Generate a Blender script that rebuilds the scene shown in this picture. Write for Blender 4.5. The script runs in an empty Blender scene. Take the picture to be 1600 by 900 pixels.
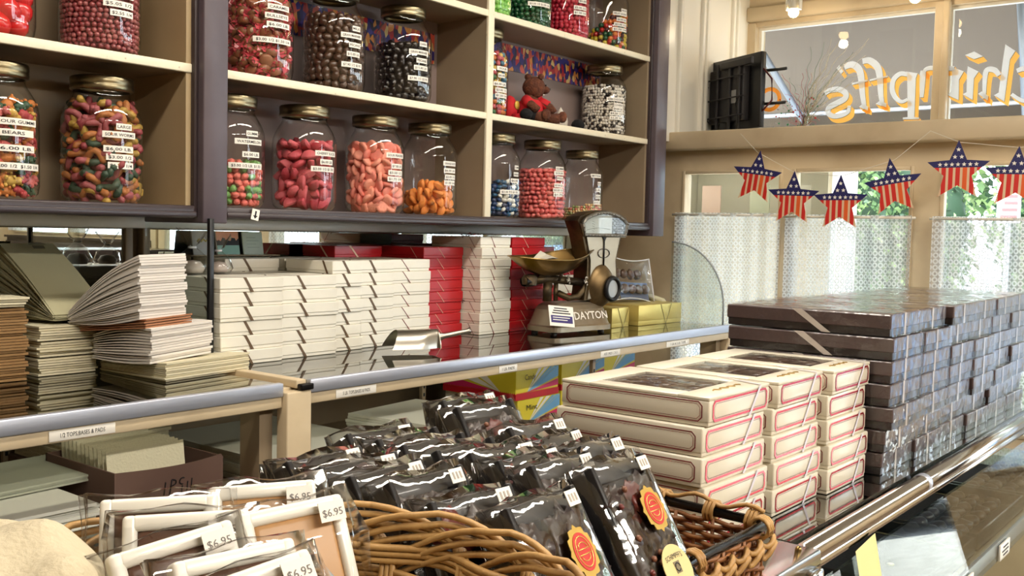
import bpy, bmesh, math, random
from mathutils import Vector, Matrix, noise
R_ = math.radians
H = 1.42                      # eye height; many heights below are written as H + offset
S = bpy.context.scene
COL = S.collection

# ---------------------------------------------------------------- camera
cam = bpy.data.objects.new('camera', bpy.data.cameras.new('camera'))
COL.objects.link(cam)
cam.data.sensor_width = 36.0
cam.data.lens = 1571.14 / 1600 * 36.0
cam.data.clip_start = 0.02
_yaw, _pit, _rol = 0.66946522, 0.05743446, 0.02268124
_f = Vector((math.cos(_yaw)*math.cos(_pit), math.sin(_yaw)*math.cos(_pit), -math.sin(_pit)))
_r = Vector((math.sin(_yaw), -math.cos(_yaw), 0)); _u = _r.cross(_f)
_r2 = math.cos(_rol)*_r + math.sin(_rol)*_u; _u2 = -math.sin(_rol)*_r + math.cos(_rol)*_u
m = Matrix((_r2, _u2, -_f)).transposed().to_4x4(); m.translation = Vector((0, 0, H))
cam.matrix_world = m
S.camera = cam

# ---------------------------------------------------------------- light
S.view_settings.view_transform = 'Standard'
S.view_settings.look = 'None'
S.view_settings.gamma = 1.0
S.view_settings.use_curve_mapping = False
S.view_settings.exposure = -0.2
S.cycles.max_bounces = 10
S.cycles.transparent_max_bounces = 24
S.cycles.glossy_bounces = 5
S.cycles.sample_clamp_indirect = 6.0
S.cycles.caustics_reflective = False
S.cycles.caustics_refractive = False
w = bpy.data.worlds.new('sky'); S.world = w; w.use_nodes = True
bg = w.node_tree.nodes['Background']
bg.inputs[0].default_value = (0.80, 0.90, 1.0, 1); bg.inputs[1].default_value = 14.0

def light(name, typ, loc, energy, color=(1, 1, 1), size=(1, 1), rot=(0, 0, 0), portal=False):
    d = bpy.data.lights.new(name, typ); d.energy = energy; d.color = color
    if typ == 'AREA':
        d.shape = 'RECTANGLE'; d.size, d.size_y = size
        d.cycles.is_portal = portal
    o = bpy.data.objects.new(name, d); COL.objects.link(o); o.location = loc; o.rotation_euler = rot
    return o
sun = light('sun', 'SUN', (8, 0, 8), 9.0, (1.0, 0.95, 0.86))
sun.data.angle = R_(0.6)
sun.rotation_euler = Vector((-0.25, -0.45, -1.0)).to_track_quat('-Z', 'Y').to_euler()
# sky light enters through the storefront openings (portals only steer sampling)
light('window_portal', 'AREA', (4.12, -0.55, H+0.65), 1, size=(5.0, 0.5), rot=(R_(90), 0, R_(90)), portal=True)
light('door_portal', 'AREA', (3.60, -0.55, H-0.25), 1, size=(5.0, 1.1), rot=(R_(90), 0, R_(90)), portal=True)

# ---------------------------------------------------------------- materials
def lin(c):
    return tuple((x/255/12.92 if x/255 <= .04045 else ((x/255+.055)/1.055)**2.4) for x in c) + (1,)
_M = {}
def mat(name, col, rough=.5, metal=0., bump=None, vary=None, coat=0., spec=.5, trans=0., emit=None, sub=0.):
    if name in _M: return _M[name]
    mt = bpy.data.materials.new(name); mt.use_nodes = True; _M[name] = mt
    nt = mt.node_tree; n = nt.nodes; L = nt.links; b = n['Principled BSDF']
    b.inputs['Base Color'].default_value = lin(col); b.inputs['Roughness'].default_value = rough
    b.inputs['Metallic'].default_value = metal; b.inputs['Coat Weight'].default_value = coat
    b.inputs['Coat Roughness'].default_value = .06
    b.inputs['Specular IOR Level'].default_value = spec
    b.inputs['Transmission Weight'].default_value = trans
    if sub: b.inputs['Subsurface Weight'].default_value = sub; b.inputs['Subsurface Radius'].default_value = (.01, .006, .004)
    if emit: b.inputs['Emission Color'].default_value = lin(emit[0]); b.inputs['Emission Strength'].default_value = emit[1]
    tc = n.new('ShaderNodeTexCoord')
    if vary:
        c2, sc, lo, hi = vary[:4]
        t = n.new('ShaderNodeTexNoise'); t.inputs['Scale'].default_value = sc; t.inputs['Detail'].default_value = 6
        mp = n.new('ShaderNodeMapping'); L.new(tc.outputs['Object'], mp.inputs[0]); L.new(mp.outputs[0], t.inputs[0])
        if len(vary) > 4: mp.inputs['Scale'].default_value = vary[4]
        rp = n.new('ShaderNodeValToRGB'); rp.color_ramp.elements[0].position = lo; rp.color_ramp.elements[1].position = hi
        rp.color_ramp.elements[0].color = lin(col); rp.color_ramp.elements[1].color = lin(c2)
        L.new(t.outputs[0], rp.inputs[0]); L.new(rp.outputs[0], b.inputs['Base Color'])
    if bump:
        t = n.new('ShaderNodeTexNoise'); t.inputs['Scale'].default_value = bump[0]; t.inputs['Detail'].default_value = 4
        mp = n.new('ShaderNodeMapping'); L.new(tc.outputs['Object'], mp.inputs[0]); L.new(mp.outputs[0], t.inputs[0])
        if len(bump) > 2: mp.inputs['Scale'].default_value = bump[2]
        bp = n.new('ShaderNodeBump'); bp.inputs['Strength'].default_value = bump[1]; bp.inputs['Distance'].default_value = .004
        L.new(t.outputs[0], bp.inputs['Height']); L.new(bp.outputs[0], b.inputs['Normal'])
        if coat: L.new(bp.outputs[0], b.inputs['Coat Normal'])
    return mt
def film(name, tint=(1, 1, 1), refl=1.45, rough=.03, edge=None, bump=None, gain=1.0):
    """thin clear sheet: see-through plus a Fresnel mirror, darker towards grazing when edge is given"""
    if name in _M: return _M[name]
    mt = bpy.data.materials.new(name); mt.use_nodes = True; _M[name] = mt
    nt = mt.node_tree; n = nt.nodes; L = nt.links; n.remove(n['Principled BSDF']); out = n['Material Output']
    tr = n.new('ShaderNodeBsdfTransparent'); tr.inputs[0].default_value = (*tint, 1)
    gl = n.new('ShaderNodeBsdfGlossy'); gl.inputs['Roughness'].default_value = rough
    fr = n.new('ShaderNodeFresnel'); geo = n.new('ShaderNodeNewGeometry')
    ir = n.new('ShaderNodeMath'); ir.operation = 'MULTIPLY_ADD'; ir.inputs[1].default_value = 1/refl-refl; ir.inputs[2].default_value = refl
    L.new(geo.outputs['Backfacing'], ir.inputs[0]); L.new(ir.outputs[0], fr.inputs[0])
    g = n.new('ShaderNodeMath'); g.operation = 'MULTIPLY'; g.inputs[1].default_value = gain; g.use_clamp = True
    L.new(fr.outputs[0], g.inputs[0])
    mx = n.new('ShaderNodeMixShader'); L.new(g.outputs[0], mx.inputs[0]); L.new(tr.outputs[0], mx.inputs[1]); L.new(gl.outputs[0], mx.inputs[2])
    L.new(mx.outputs[0], out.inputs[0])
    if edge:
        lw = n.new('ShaderNodeLayerWeight'); lw.inputs[0].default_value = .25
        rp = n.new('ShaderNodeValToRGB'); L.new(lw.outputs['Facing'], rp.inputs[0])
        rp.color_ramp.elements[0].position = .35; rp.color_ramp.elements[0].color = (*tint, 1)
        rp.color_ramp.elements[1].position = .95; rp.color_ramp.elements[1].color = (*edge, 1)
        L.new(rp.outputs[0], tr.inputs[0])
    if bump:
        tc = n.new('ShaderNodeTexCoord'); t = n.new('ShaderNodeTexNoise'); t.inputs['Scale'].default_value = bump[0]; t.inputs['Detail'].default_value = 3
        bp = n.new('ShaderNodeBump'); bp.inputs['Strength'].default_value = bump[1]; bp.inputs['Distance'].default_value = .01
        L.new(tc.outputs['Object'], t.inputs[0]); L.new(t.outputs[0], bp.inputs['Height'])
        L.new(bp.outputs[0], gl.inputs['Normal']); L.new(bp.outputs[0], fr.inputs['Normal'])
    return mt

CREAM = mat('cream_paint', (206, 188, 156), .45, bump=(30, .05), vary=((186, 166, 134), 6, .45, .75))
CREAMW = mat('white_gloss_paint', (240, 237, 226), .25, bump=(12, .08))
EDGE = mat('shelf_edge_paint', (235, 226, 200), .4, bump=(60, .25), vary=((190, 178, 150), 90, .68, .74))
TAUPE = mat('taupe_paint', (150, 133, 108), .5, vary=((138, 121, 98), 5, .4, .7))
BACKP = mat('mauve_back_panel', (138, 122, 118), .55)
DARK = mat('dark_brown_trim', (58, 48, 50), .32, bump=(25, .1), vary=((150, 130, 105), 140, .73, .76))
POST = mat('mauve_brown_post', (96, 86, 92), .35, bump=(18, .08), vary=((82, 72, 78), 8, .4, .7))
GLASS = film('jar_glass', (.99, .99, .98), 1.5, .02, edge=(.45, .5, .48), bump=(9, .15), gain=1.3)
PANE = film('window_glass', (.97, .985, .98), 1.45, .0, gain=.5)
TOPG = film('counter_glass', (.70, .71, .67), 1.55, .012, gain=1.35)
CASEG = film('case_glass', (.86, .90, .88), 1.55, .005, gain=.8)
CELLO = film('cellophane', (.985, .985, .985), 1.5, .06, bump=(16, .5), gain=3.0)
CELLOC = film('clear_bag_film', (.99, .99, .99), 1.5, .07, bump=(16, .5), gain=1.3)
SHRINK = film('shrink_wrap', (.98, .98, .98), 1.5, .05, bump=(16, .6), gain=1.0)
MIRROR = mat('mirror_silver', (205, 210, 205), .01, 1.0)
CHROME = mat('chrome', (200, 198, 195), .14, 1.0, bump=(8, .04))
ALU = mat('brushed_aluminium', (205, 210, 224), .42, .75, bump=(60, .12, (.05, 1, 1)))
BRASS = mat('worn_brass', (168, 138, 84), .28, 1.0, vary=((92, 76, 50), 9, .42, .72))
CASTB = mat('dark_cast_brass', (96, 80, 56), .48, .8, bump=(40, .4), vary=((48, 38, 30), 14, .4, .65))
PEWT = mat('silvered_casting', (160, 148, 128), .36, .75, bump=(22, .12), vary=((128, 108, 80), 6, .42, .75))
IRON = mat('black_iron', (30, 27, 26), .4, .6)
LIDM = mat('tarnished_lid', (150, 140, 112), .3, 1.0, bump=(50, .15), vary=((88, 78, 60), 12, .4, .7))
BLACK = mat('black_plastic', (16, 16, 17), .35)
BLKROD = mat('black_rod', (14, 14, 15), .22, .3)
INK = mat('black_ink', (22, 20, 22), .6)
PAPER = mat('white_label', (238, 234, 224), .5)
WBOX = mat('white_card', (232, 228, 214), .38, bump=(14, .05), vary=((218, 212, 196), 5, .4, .7))
CBOX = mat('cream_glazed_card', (222, 214, 194), .28, bump=(20, .06))
RBOX = mat('red_card', (178, 22, 30), .32, bump=(14, .06))
GOLDC = mat('gold_card', (216, 196, 112), .3, .45, bump=(12, .05))
DBOX = mat('dark_brown_card', (74, 58, 58), .35, coat=.5, bump=(30, .5))
RIBB = mat('brown_elastic', (96, 74, 50), .5)
RSTR = mat('dark_red_string', (120, 24, 32), .6)
WSTR = mat('pale_string', (232, 196, 170), .6)
FOILR = mat('red_foil_line', (206, 60, 74), .2, .7)
BAGW = mat('white_paper', (222, 216, 208), .75, bump=(60, .1))
BAGC = mat('cream_paper', (214, 206, 176), .75, bump=(60, .1))
BAGG = mat('grey_green_paper', (168, 164, 132), .8, bump=(60, .1))
KRAFT = mat('kraft_paper', (146, 112, 70), .8, bump=(60, .15))
KRAFTR = mat('reddish_kraft', (164, 112, 78), .8, bump=(60, .15))
CARTON = mat('brown_carton', (112, 86, 76), .8, bump=(30, .05))
WICK = mat('honey_wicker', (184, 144, 86), .5, bump=(90, .5, (1, 1, .3)), vary=((150, 108, 58), 14, .4, .7))
WICKD = mat('brown_wicker', (150, 98, 52), .5, bump=(90, .4), vary=((104, 62, 32), 12, .4, .7))
CHOC = mat('dark_chocolate', (44, 26, 21), .42, coat=.15, bump=(50, .6))
MILK = mat('milk_chocolate', (74, 50, 36), .28, coat=.4)
FELT = mat('black_felt', (18, 17, 20), .9, bump=(300, .4))

# ---------------------------------------------------------------- mesh building
class MB:
    def __init__(s): s.v = []; s.f = []; s.m = []; s.s = []
    def add(s, vs, fs, mi=0, sm=False, M=None):
        o = len(s.v)
        s.v += [tuple(M @ Vector(p)) if M else tuple(p) for p in vs]
        for f in fs: s.f.append(tuple(i+o for i in f)); s.m.append(mi); s.s.append(sm)
        return s
    def box(s, x0, x1, y0, y1, z0, z1, mi=0, M=None):
        vs = [(x, y, z) for z in (z0, z1) for y in (y0, y1) for x in (x0, x1)]
        return s.add(vs, [(0, 2, 3, 1), (4, 5, 7, 6), (0, 1, 5, 4), (2, 6, 7, 3), (0, 4, 6, 2), (1, 3, 7, 5)], mi, False, M)
    def rbox(s, x0, x1, y0, y1, z0, z1, r=.003, mi=0, M=None, seg=2, sm=True):
        bm = bmesh.new(); bmesh.ops.create_cube(bm, size=1)
        for v in bm.verts: v.co = Vector(((x0+x1)/2+v.co.x*(x1-x0), (y0+y1)/2+v.co.y*(y1-y0), (z0+z1)/2+v.co.z*(z1-z0)))
        bmesh.ops.bevel(bm, geom=bm.edges[:], offset=r, segments=seg, affect='EDGES', profile=.5)
        return s.bm(bm, mi, sm, M)
    def bm(s, bm, mi=0, sm=False, M=None):
        bm.verts.index_update()
        s.add([v.co[:] for v in bm.verts], [[v.index for v in f.verts] for f in bm.faces], mi, sm, M); bm.free(); return s
    def lathe(s, prof, n=32, mi=0, M=None, sm=True, caps=False):
        vs = []; fs = []
        for r, z in prof:
            for k in range(n): a = 2*math.pi*k/n; vs.append((r*math.cos(a), r*math.sin(a), z))
        for i in range(len(prof)-1):
            for k in range(n): k2 = (k+1) % n; fs.append((i*n+k, i*n+k2, (i+1)*n+k2, (i+1)*n+k))
        if caps:
            fs.append(tuple(range(n))[::-1]); fs.append(tuple((len(prof)-1)*n+k for k in range(n)))
        return s.add(vs, fs, mi, sm, M)
    def tube(s, path, r, n=6, mi=0, closed=False, M=None, flat=1.0):
        P = [Vector(p) for p in path]; N = len(P); vs = []; fs = []
        up = Vector((0, 0, 1))
        for i, p in enumerate(P):
            t = (P[(i+1) % N]-P[i-1]) if closed else (P[min(i+1, N-1)]-P[max(i-1, 0)])
            t = t.normalized() if t.length > 1e-9 else Vector((1, 0, 0))
            a = t.cross(up)
            if a.length < .05: a = t.cross(Vector((0, 1, 0)))
            a.normalize(); b = a.cross(t)
            rr = r(i/(N-1)) if callable(r) else r
            for k in range(n):
                q = 2*math.pi*k/n; vs.append(p+a*math.cos(q)*rr+b*math.sin(q)*rr*flat)
        for i in range(N if closed else N-1):
            j = (i+1) % N
            for k in range(n): k2 = (k+1) % n; fs.append((i*n+k, i*n+k2, j*n+k2, j*n+k))
        if not closed: fs.append(tuple(range(n))[::-1]); fs.append(tuple((N-1)*n+k for k in range(n)))
        return s.add([v[:] for v in vs], fs, mi, True, M)
    def prism(s, poly, t, fn=None, mi=0, M=None):
        """poly in 2D, extruded by t; fn(u, v, w) -> 3D point"""
        fn = fn or (lambda u, v, w_: (u, v, w_)); n = len(poly)
        vs = [fn(u, v, 0) for u, v in poly]+[fn(u, v, t) for u, v in poly]
        fs = [tuple(range(n))[::-1], tuple(range(n, 2*n))]+[(i, (i+1) % n, n+(i+1) % n, n+i) for i in range(n)]
        return s.add(vs, fs, mi, False, M)
    def grid(s, fn, nu, nv, mi=0, sm=True, M=None):
        vs = [fn(i/nu, j/nv) for j in range(nv+1) for i in range(nu+1)]
        fs = [(j*(nu+1)+i, j*(nu+1)+i+1, (j+1)*(nu+1)+i+1, (j+1)*(nu+1)+i) for j in range(nv) for i in range(nu)]
        return s.add(vs, fs, mi, sm, M)
    def blob(s, rx, ry, rz, amp=.1, fr=3., seed=0, sub=2, mi=0, M=None):
        bm = bmesh.new(); bmesh.ops.create_icosphere(bm, subdivisions=sub, radius=1)
        for v in bm.verts:
            d = 1+amp*noise.noise(v.co*fr+Vector((seed*7.1, seed*3.3, seed)))
            v.co = Vector((v.co.x*rx*d, v.co.y*ry*d, v.co.z*rz*d))
        return s.bm(bm, mi, True, M)
    def ball(s, c, r, mi=0, sub=2): return s.blob(r, r, r, 0, 1, 0, sub, mi, Matrix.Translation(c))
    def mesh(s, name, mats):
        me = bpy.data.meshes.new(name); me.from_pydata(s.v, [], s.f)
        for q in (mats if isinstance(mats, (list, tuple)) else [mats]): me.materials.append(q)
        me.polygons.foreach_set('material_index', s.m); me.polygons.foreach_set('use_smooth', s.s)
        me.update(); return me
    def build(s, name, mats, parent=None, loc=None, rot=None, scl=None):
        o = bpy.data.objects.new(name, s.mesh(name, mats)); COL.objects.link(o)
        if parent: o.parent = parent
        if loc: o.location = loc
        if rot: o.rotation_euler = rot
        if scl: o.scale = scl
        return o
def tag(o, label, cat, group=None, kind=None):
    o['label'] = label; o['category'] = cat
    if group: o['group'] = group
    if kind: o['kind'] = kind
    return o
def struct(o): o['kind'] = 'structure'; return o
def empty(name, loc=(0, 0, 0), rz=0, rot=None):
    o = bpy.data.objects.new(name, None); COL.objects.link(o); o.location = loc
    o.rotation_euler = rot or (0, 0, rz); o.empty_display_size = .03; return o
KIDS = {}
def kids(o): return [c for c in bpy.data.objects if c.parent == o]
def copy_tree(o, parent=None, tree=None):
    tree = tree or snapshot(o)
    c = o.copy(); COL.objects.link(c)
    if parent: c.parent = parent
    for t in tree[1]: copy_tree(t[0], c, t)
    return c
def snapshot(o): return (o, [snapshot(k) for k in kids(o)])
def T(x, y, z): return Matrix.Translation((x, y, z))
def RX(a): return Matrix.Rotation(R_(a), 4, 'X')
def RY(a): return Matrix.Rotation(R_(a), 4, 'Y')
def RZ(a): return Matrix.Rotation(R_(a), 4, 'Z')

_TX = {}
def text2d(s, size=1.0, sx=1.0, bold=0.0, shear=0.0):
    """text as flat triangles: (verts2d centred, faces, width)"""
    k = (s, bold, shear)
    if k not in _TX:
        cu = bpy.data.curves.new('t', 'FONT'); cu.body = s; cu.size = 1; cu.resolution_u = 2; cu.offset = bold; cu.shear = shear
        ob = bpy.data.objects.new('t', cu); COL.objects.link(ob)
        me = bpy.data.meshes.new_from_object(ob)
        vs = [(v.co.x, v.co.y) for v in me.vertices]; fs = [tuple(p.vertices) for p in me.polygons]
        bpy.data.objects.remove(ob); bpy.data.meshes.remove(me); bpy.data.curves.remove(cu)
        x0 = min(v[0] for v in vs); x1 = max(v[0] for v in vs); y1 = max(v[1] for v in vs)
        _TX[k] = ([(x-(x0+x1)/2, y-y1/2) for x, y in vs], fs, x1-x0)
    vs, fs, wd = _TX[k]
    return [(x*size*sx, y*size) for x, y in vs], fs, wd*size*sx
def put_text(mb, s, size, fn, mi=0, sx=1.0, bold=0.0, shear=0.0, fit=None):
    if fit:
        wd = text2d(s, size, 1.0, bold, shear)[2]; sx = fit/max(wd, 1e-6)
    vs, fs, wd = text2d(s, size, sx, bold, shear)
    mb.add([fn(x, y) for x, y in vs], fs, mi)
    return wd

# ================================================================ ROOM
XW = 3.45                     # storefront wall plane (inner face), street beyond
FLOORM = mat('floor_boards', (116, 98, 80), .4, bump=(20, .1, (1, .1, 1)), vary=((92, 74, 58), 3, .4, .7, (1, 12, 1)))
struct(MB().box(-2.6, 3.5, -3.1, 2.35, -.1, 0).build('floor', FLOORM))
struct(MB().box(-2.6, 4.3, -3.1, 2.35, H+1.25, H+1.33).build('ceiling', CREAMW))
struct(MB().box(-2.7, XW+.06, 2.2, 2.3, 0, H+1.25).build('wall_back', TAUPE))
struct(MB().box(-2.7, XW+.06, -3.15, -3.05, 0, H+1.25).build('wall_front', CREAM))
struct(MB().box(-2.7, -2.6, -3.05, 2.2, 0, H+1.25).build('wall_left', CREAM))
# storefront wall: posts and rails around the openings, niche above the beam
openings = [(1.50, 1.905, -.62, .242), (1.04, 1.462, -.62, .242), (.42, .955, -.62, .252), (-.02, .36, -.62, .252),
            (-2.10, -1.25, -.10, .252), (-2.95, -2.18, -.10, .252)]
door_o = (-1.15, -.10, -1.40, .252)
wb = MB()
T0, T1 = XW, XW+.07
allo = sorted(openings+[door_o], key=lambda o: o[0])
prev = -3.05
for (y0, y1, z0, z1) in allo:
    wb.box(T0, T1, prev, y0, 0, H+.335)
    if z0 > -1.39: wb.box(T0, T1, y0, y1, 0, H+z0)
    wb.box(T0, T1, y0, y1, H+z1, H+.335)
    prev = y1
wb.box(T0, T1, prev, 2.2, 0, H+.335)
struct(wb.build('wall_right', CREAM))
struct(MB().rbox(XW-.07, XW+.09, -3.05, 2.14, H+.318, H+.385, .006).build('trim_1', CREAM))       # beam under the niche
nb = MB().box(XW+.09, 4.12, -3.05, 2.0, H+.33, H+.35)                                             # niche floor
nb.box(3.30, 4.12, 1.93, 2.2, H+.35, H+1.25)                                                     # side wall of niche
for x in (3.42, 3.60, 3.635, 3.86, 3.90):
    nb.rbox(x, x+.02, 1.915, 1.935, H+.35, H+1.25, .004)
struct(nb.build('wall_niche', CREAMW))
# header above the upper glass and its posts
hb = MB().box(4.03, 4.12, -3.05, 1.93, H+.885, H+1.25).box(4.03, 4.12, -3.05, 1.93, H+.35, H+.395)
hb.rbox(4.0, 4.05, -3.05, 1.93, H+.905, H+.965, .008)
mulls = [1.925, 1.15, .33, -.5, -1.33, -2.16, -3.0]
for i, y in enumerate(mulls):
    hb.box(4.02, 4.12, y-.03, y+.012, H+.39, H+.9)
    if i: hb.rbox(4.0, 4.03, y-.045, y-.02, H+.39, H+.9, .005)
struct(hb.build('wall_header', CREAM))
for i in range(6):
    y1, y0 = mulls[i]-.03, mulls[i+1]+.012
    wn = struct(empty('window_%d' % (i+1), (4.07, (y0+y1)/2, H+.64)))
    hw = (y1-y0)/2
    MB().box(-.002, .002, -hw, hw, -.245, .245).build('pane', PANE, wn)
    f = MB()
    for a, b, c, d in ((-hw, -hw+.012, -.245, .245), (hw-.012, hw, -.245, .245), (-hw+.012, hw-.012, -.245, -.233), (-hw+.012, hw-.012, .233, .245)):
        f.box(-.012, .012, a, b, c, d)
    f.build('window_frame', CREAMW, wn)
for i, (y0, y1, z0, z1) in enumerate(openings):
    wn = struct(empty('window_%d' % (i+7), (XW+.04, (y0+y1)/2, H+(z0+z1)/2)))
    hw, hh = (y1-y0)/2, (z1-z0)/2
    MB().box(-.002, .002, -hw, hw, -hh, hh).build('pane', PANE, wn)
    f = MB()
    for a, b, c, d in ((-hw, -hw+.013, -hh, hh), (hw-.013, hw, -hh, hh), (-hw+.013, hw-.013, -hh, -hh+.015), (-hw+.013, hw-.013, hh-.013, hh)):
        f.rbox(-.045, -.012, a, b, c, d, .003)
    f.build('window_frame', CREAM, wn)
# glazed street door
dr = struct(empty('door_1', (XW+.035, (door_o[0]+door_o[1])/2, .02)))
f = MB(); hw = (door_o[1]-door_o[0])/2
for a, b, c, d in ((-hw, -hw+.07, 0, H+.23), (hw-.07, hw, 0, H+.23), (-hw+.07, hw-.07, 0, .16), (-hw+.07, hw-.07, H+.13, H+.23)):
    f.rbox(-.02, .02, a, b, c, d, .004)
f.build('door_frame', CREAM, dr)
MB().box(-.003, .003, -hw+.06, hw-.06, .15, H+.14).build('pane', PANE, dr)
MB().tube([(-.03, -hw+.035, 1.0), (-.07, -hw+.035, 1.02), (-.07, -hw+.035, 1.2), (-.03, -hw+.035, 1.22)], .009, 8).build('door_handle', BRASS, dr)

# dark slatted panelling on the wall beyond the door
dp = MB().box(-.03, 0, -1.80, 0, 0, H-.13)
for k in range(18): dp.rbox(-.042, -.03, -1.80, 0, .02+.07*k, .075+.07*k, .003)
dp.box(-.05, 0, -1.80, 0, H-.13, H-.115)
tag(dp.build('wall_panelling', mat('dark_slats', (44, 36, 36), .4), loc=(XW-.001, -1.20, .001)), 'dark slatted panelling below the short curtains beyond the door', 'panelling')
# lace cafe curtains
def lace_mat():
    mt = bpy.data.materials.new('lace'); mt.use_nodes = True; nt = mt.node_tree; n = nt.nodes; L = nt.links
    n.remove(n['Principled BSDF']); out = n['Material Output']
    tc = n.new('ShaderNodeTexCoord'); mp = n.new('ShaderNodeMapping'); mp.inputs['Scale'].default_value = (1, 1/.020, 1/.020)
    L.new(tc.outputs['UV'], mp.inputs[0]); mp.inputs['Scale'].default_value = (1/.020, 1/.020, 1)
    fr = n.new('ShaderNodeVectorMath'); fr.operation = 'FRACTION'; L.new(mp.outputs[0], fr.inputs[0])
    sb = n.new('ShaderNodeVectorMath'); sb.operation = 'SUBTRACT'; sb.inputs[1].default_value = (.5, .5, 0); L.new(fr.outputs[0], sb.inputs[0])
    ml = n.new('ShaderNodeVectorMath'); ml.operation = 'MULTIPLY'; ml.inputs[1].default_value = (1, 1, 0); L.new(sb.outputs[0], ml.inputs[0])
    ln = n.new('ShaderNodeVectorMath'); ln.operation = 'LENGTH'; L.new(ml.outputs[0], ln.inputs[0])
    rp = n.new('ShaderNodeValToRGB'); L.new(ln.outputs['Value'], rp.inputs[0]); rp.color_ramp.interpolation = 'CONSTANT'
    e = rp.color_ramp.elements; e[0].position = 0; e[0].color = (.40, .40, .40, 1); e[1].position = .22; e[1].color = (1, 1, 1, 1)
    q = e.new(.40); q.color = (.8, .8, .8, 1); q = e.new(.50); q.color = (.35, .35, .35, 1)
    df = n.new('ShaderNodeBsdfDiffuse'); df.inputs[0].default_value = lin((216, 220, 222))
    tl = n.new('ShaderNodeBsdfTranslucent'); tl.inputs[0].default_value = lin((206, 214, 220))
    m1 = n.new('ShaderNodeMixShader'); m1.inputs[0].default_value = .35; L.new(df.outputs[0], m1.inputs[1]); L.new(tl.outputs[0], m1.inputs[2])
    tr = n.new('ShaderNodeBsdfTransparent'); m2 = n.new('ShaderNodeMixShader')
    L.new(rp.outputs[0], m2.inputs[0]); L.new(tr.outputs[0], m2.inputs[1]); L.new(m1.outputs[0], m2.inputs[2]); L.new(m2.outputs[0], out.inputs[0])
    return mt
LACE = lace_mat()
def curtain(y0, y1, z0, z1, label, seed):
    nu, nv = 120, 8; random.seed(seed); ph = random.random()*6
    fn = lambda u, v: (.006*math.sin(u*(y1-y0)*95+ph)+.004*math.sin(u*(y1-y0)*47+2*ph), y0+u*(y1-y0), z0+v*(z1-z0))
    mb = MB().grid(fn, nu, nv)
    o = mb.build('lace_curtain', LACE, loc=(XW-.035, 0, H))
    me = o.data; uv = me.uv_layers.new(name='UVMap')
    for lp in me.loops:
        co = me.vertices[lp.vertex_index].co; uv.data[lp.index].uv = (co.y*1.25, co.z)
    r = tag(o, label, 'curtain', 'lace curtains in the lower storefront windows')
    rod = MB().tube([(-.0, y0-.01, z1-.008), (-.0, y1+.01, z1-.008)], .005, 6).build('curtain_rod', CREAMW, o)
    return o
curtain(1.492, 1.915, -.60, .082, 'white lace curtain in the lower window nearest the candy shelves', 1)
curtain(1.03, 1.470, -.60, .078, 'white lace curtain in the middle lower window, below the dipping stars', 2)
curtain(.41, .965, -.60, .076, 'white lace curtain behind the far end of the dark boxes, rightmost in the photo', 3)
curtain(-.03, .37, -.60, .076, 'white lace curtain in the window next to the street door', 4)
curtain(-2.11, -1.24, -.08, .17, 'short lace curtain beyond the street door, nearer the door', 5)
curtain(-2.96, -2.17, -.08, .17, 'short lace curtain in the window farthest from the candy shelves', 6)

# ---------------------------------------------------------------- wall mirrors under the shelves
def mirror(x0, x1, label):
    e = tag(empty('wall_mirror', ((x0+x1)/2, 2.18, H-.16)), label, 'mirror', 'mirrors behind the back counter'); hw = (x1-x0)/2
    MB().box(-hw+.01, hw-.01, -.004, .012, -.13, .142).build('mirror_glass', MIRROR, e)
    f = MB(); 
    for a, b, c, d in ((-hw, -hw+.02, -.14, .152), (hw-.02, hw, -.14, .152), (-hw+.02, hw-.02, -.14, -.122), (-hw+.02, hw-.02, .142, .17)):
        f.rbox(a, b, -.014, .012, c, d, .003)
    f.build('mirror_frame', TAUPE, e)
mirror(-.6, 1.30, 'wide wall mirror behind the paper bags, left of the black upright')
mirror(1.325, 3.2, 'wide wall mirror behind the stacked white and red boxes')
struct(MB().rbox(-.6, 3.22, 2.10, 2.2, H-.015, H+.012, .004).build('trim_2', CREAMW))

# ================================================================ CANDY SHELVES
TAN = mat('tan_paint', (176, 154, 118), .5, vary=((164, 142, 106), 5, .4, .7))
FY, BY = 1.83, 2.02           # front edge and back panel of the shelves
def shelving(name, x0, x1, label, divider=None, postr=None):
    e = tag(empty(name, (x0, FY, H+.012)), label, 'shelving unit', 'dark trimmed wall shelving units')
    L_ = x1-x0; z = lambda q: q-.012
    MB().box(0, L_, BY-FY, BY-FY+.015, z(.015), z(1.2)).build('back_panel', BACKP if divider else TAUPE, e)
    b = MB().box(.0, L_, .006, BY-FY, z(.015), z(.034)); b.build('bottom_shelf', TAUPE, e)
    mo = MB().rbox(-.0, L_, -.018, .004, z(.010), z(.036), .004); mo.rbox(0, L_, -.024, -.018, z(.012), z(.024), .0025); mo.build('bottom_molding', DARK, e)
    for zt in (.327, .611, .90):
        s = MB().box(.0, L_, .005, BY-FY, z(zt-.017), z(zt)); s.build('shelf', TAUPE, e)
        s.rbox
        MB().rbox(.0, L_, -.004, .006, z(zt-.018), z(zt+.0005), .002).build('shelf_edge', EDGE, e)
    for x in ([x1] if divider is None else [x0, x1]):
        sg = -1 if x == x1 else 1
        MB().box(x-x0-.012 if sg < 0 else 0, x-x0 if sg < 0 else .012, .0, BY-FY, z(.034), z(1.2)).build('side_panel', TAN if divider is None else TAUPE, e)
    if divider:
        MB().box(divider-x0, divider-x0+.022, 0, BY-FY, z(.034), z(1.2)).build('divider', TAUPE, e)
        MB().rbox(divider-x0-.002, divider-x0+.024, -.006, .004, z(.034), z(1.2), .002).build('divider_edge', EDGE, e)
    return e
E1 = shelving('candy_shelving', -.4, 1.228, 'dark trimmed wall shelf on the left holding the gummi bear and sour worm jars')
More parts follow.
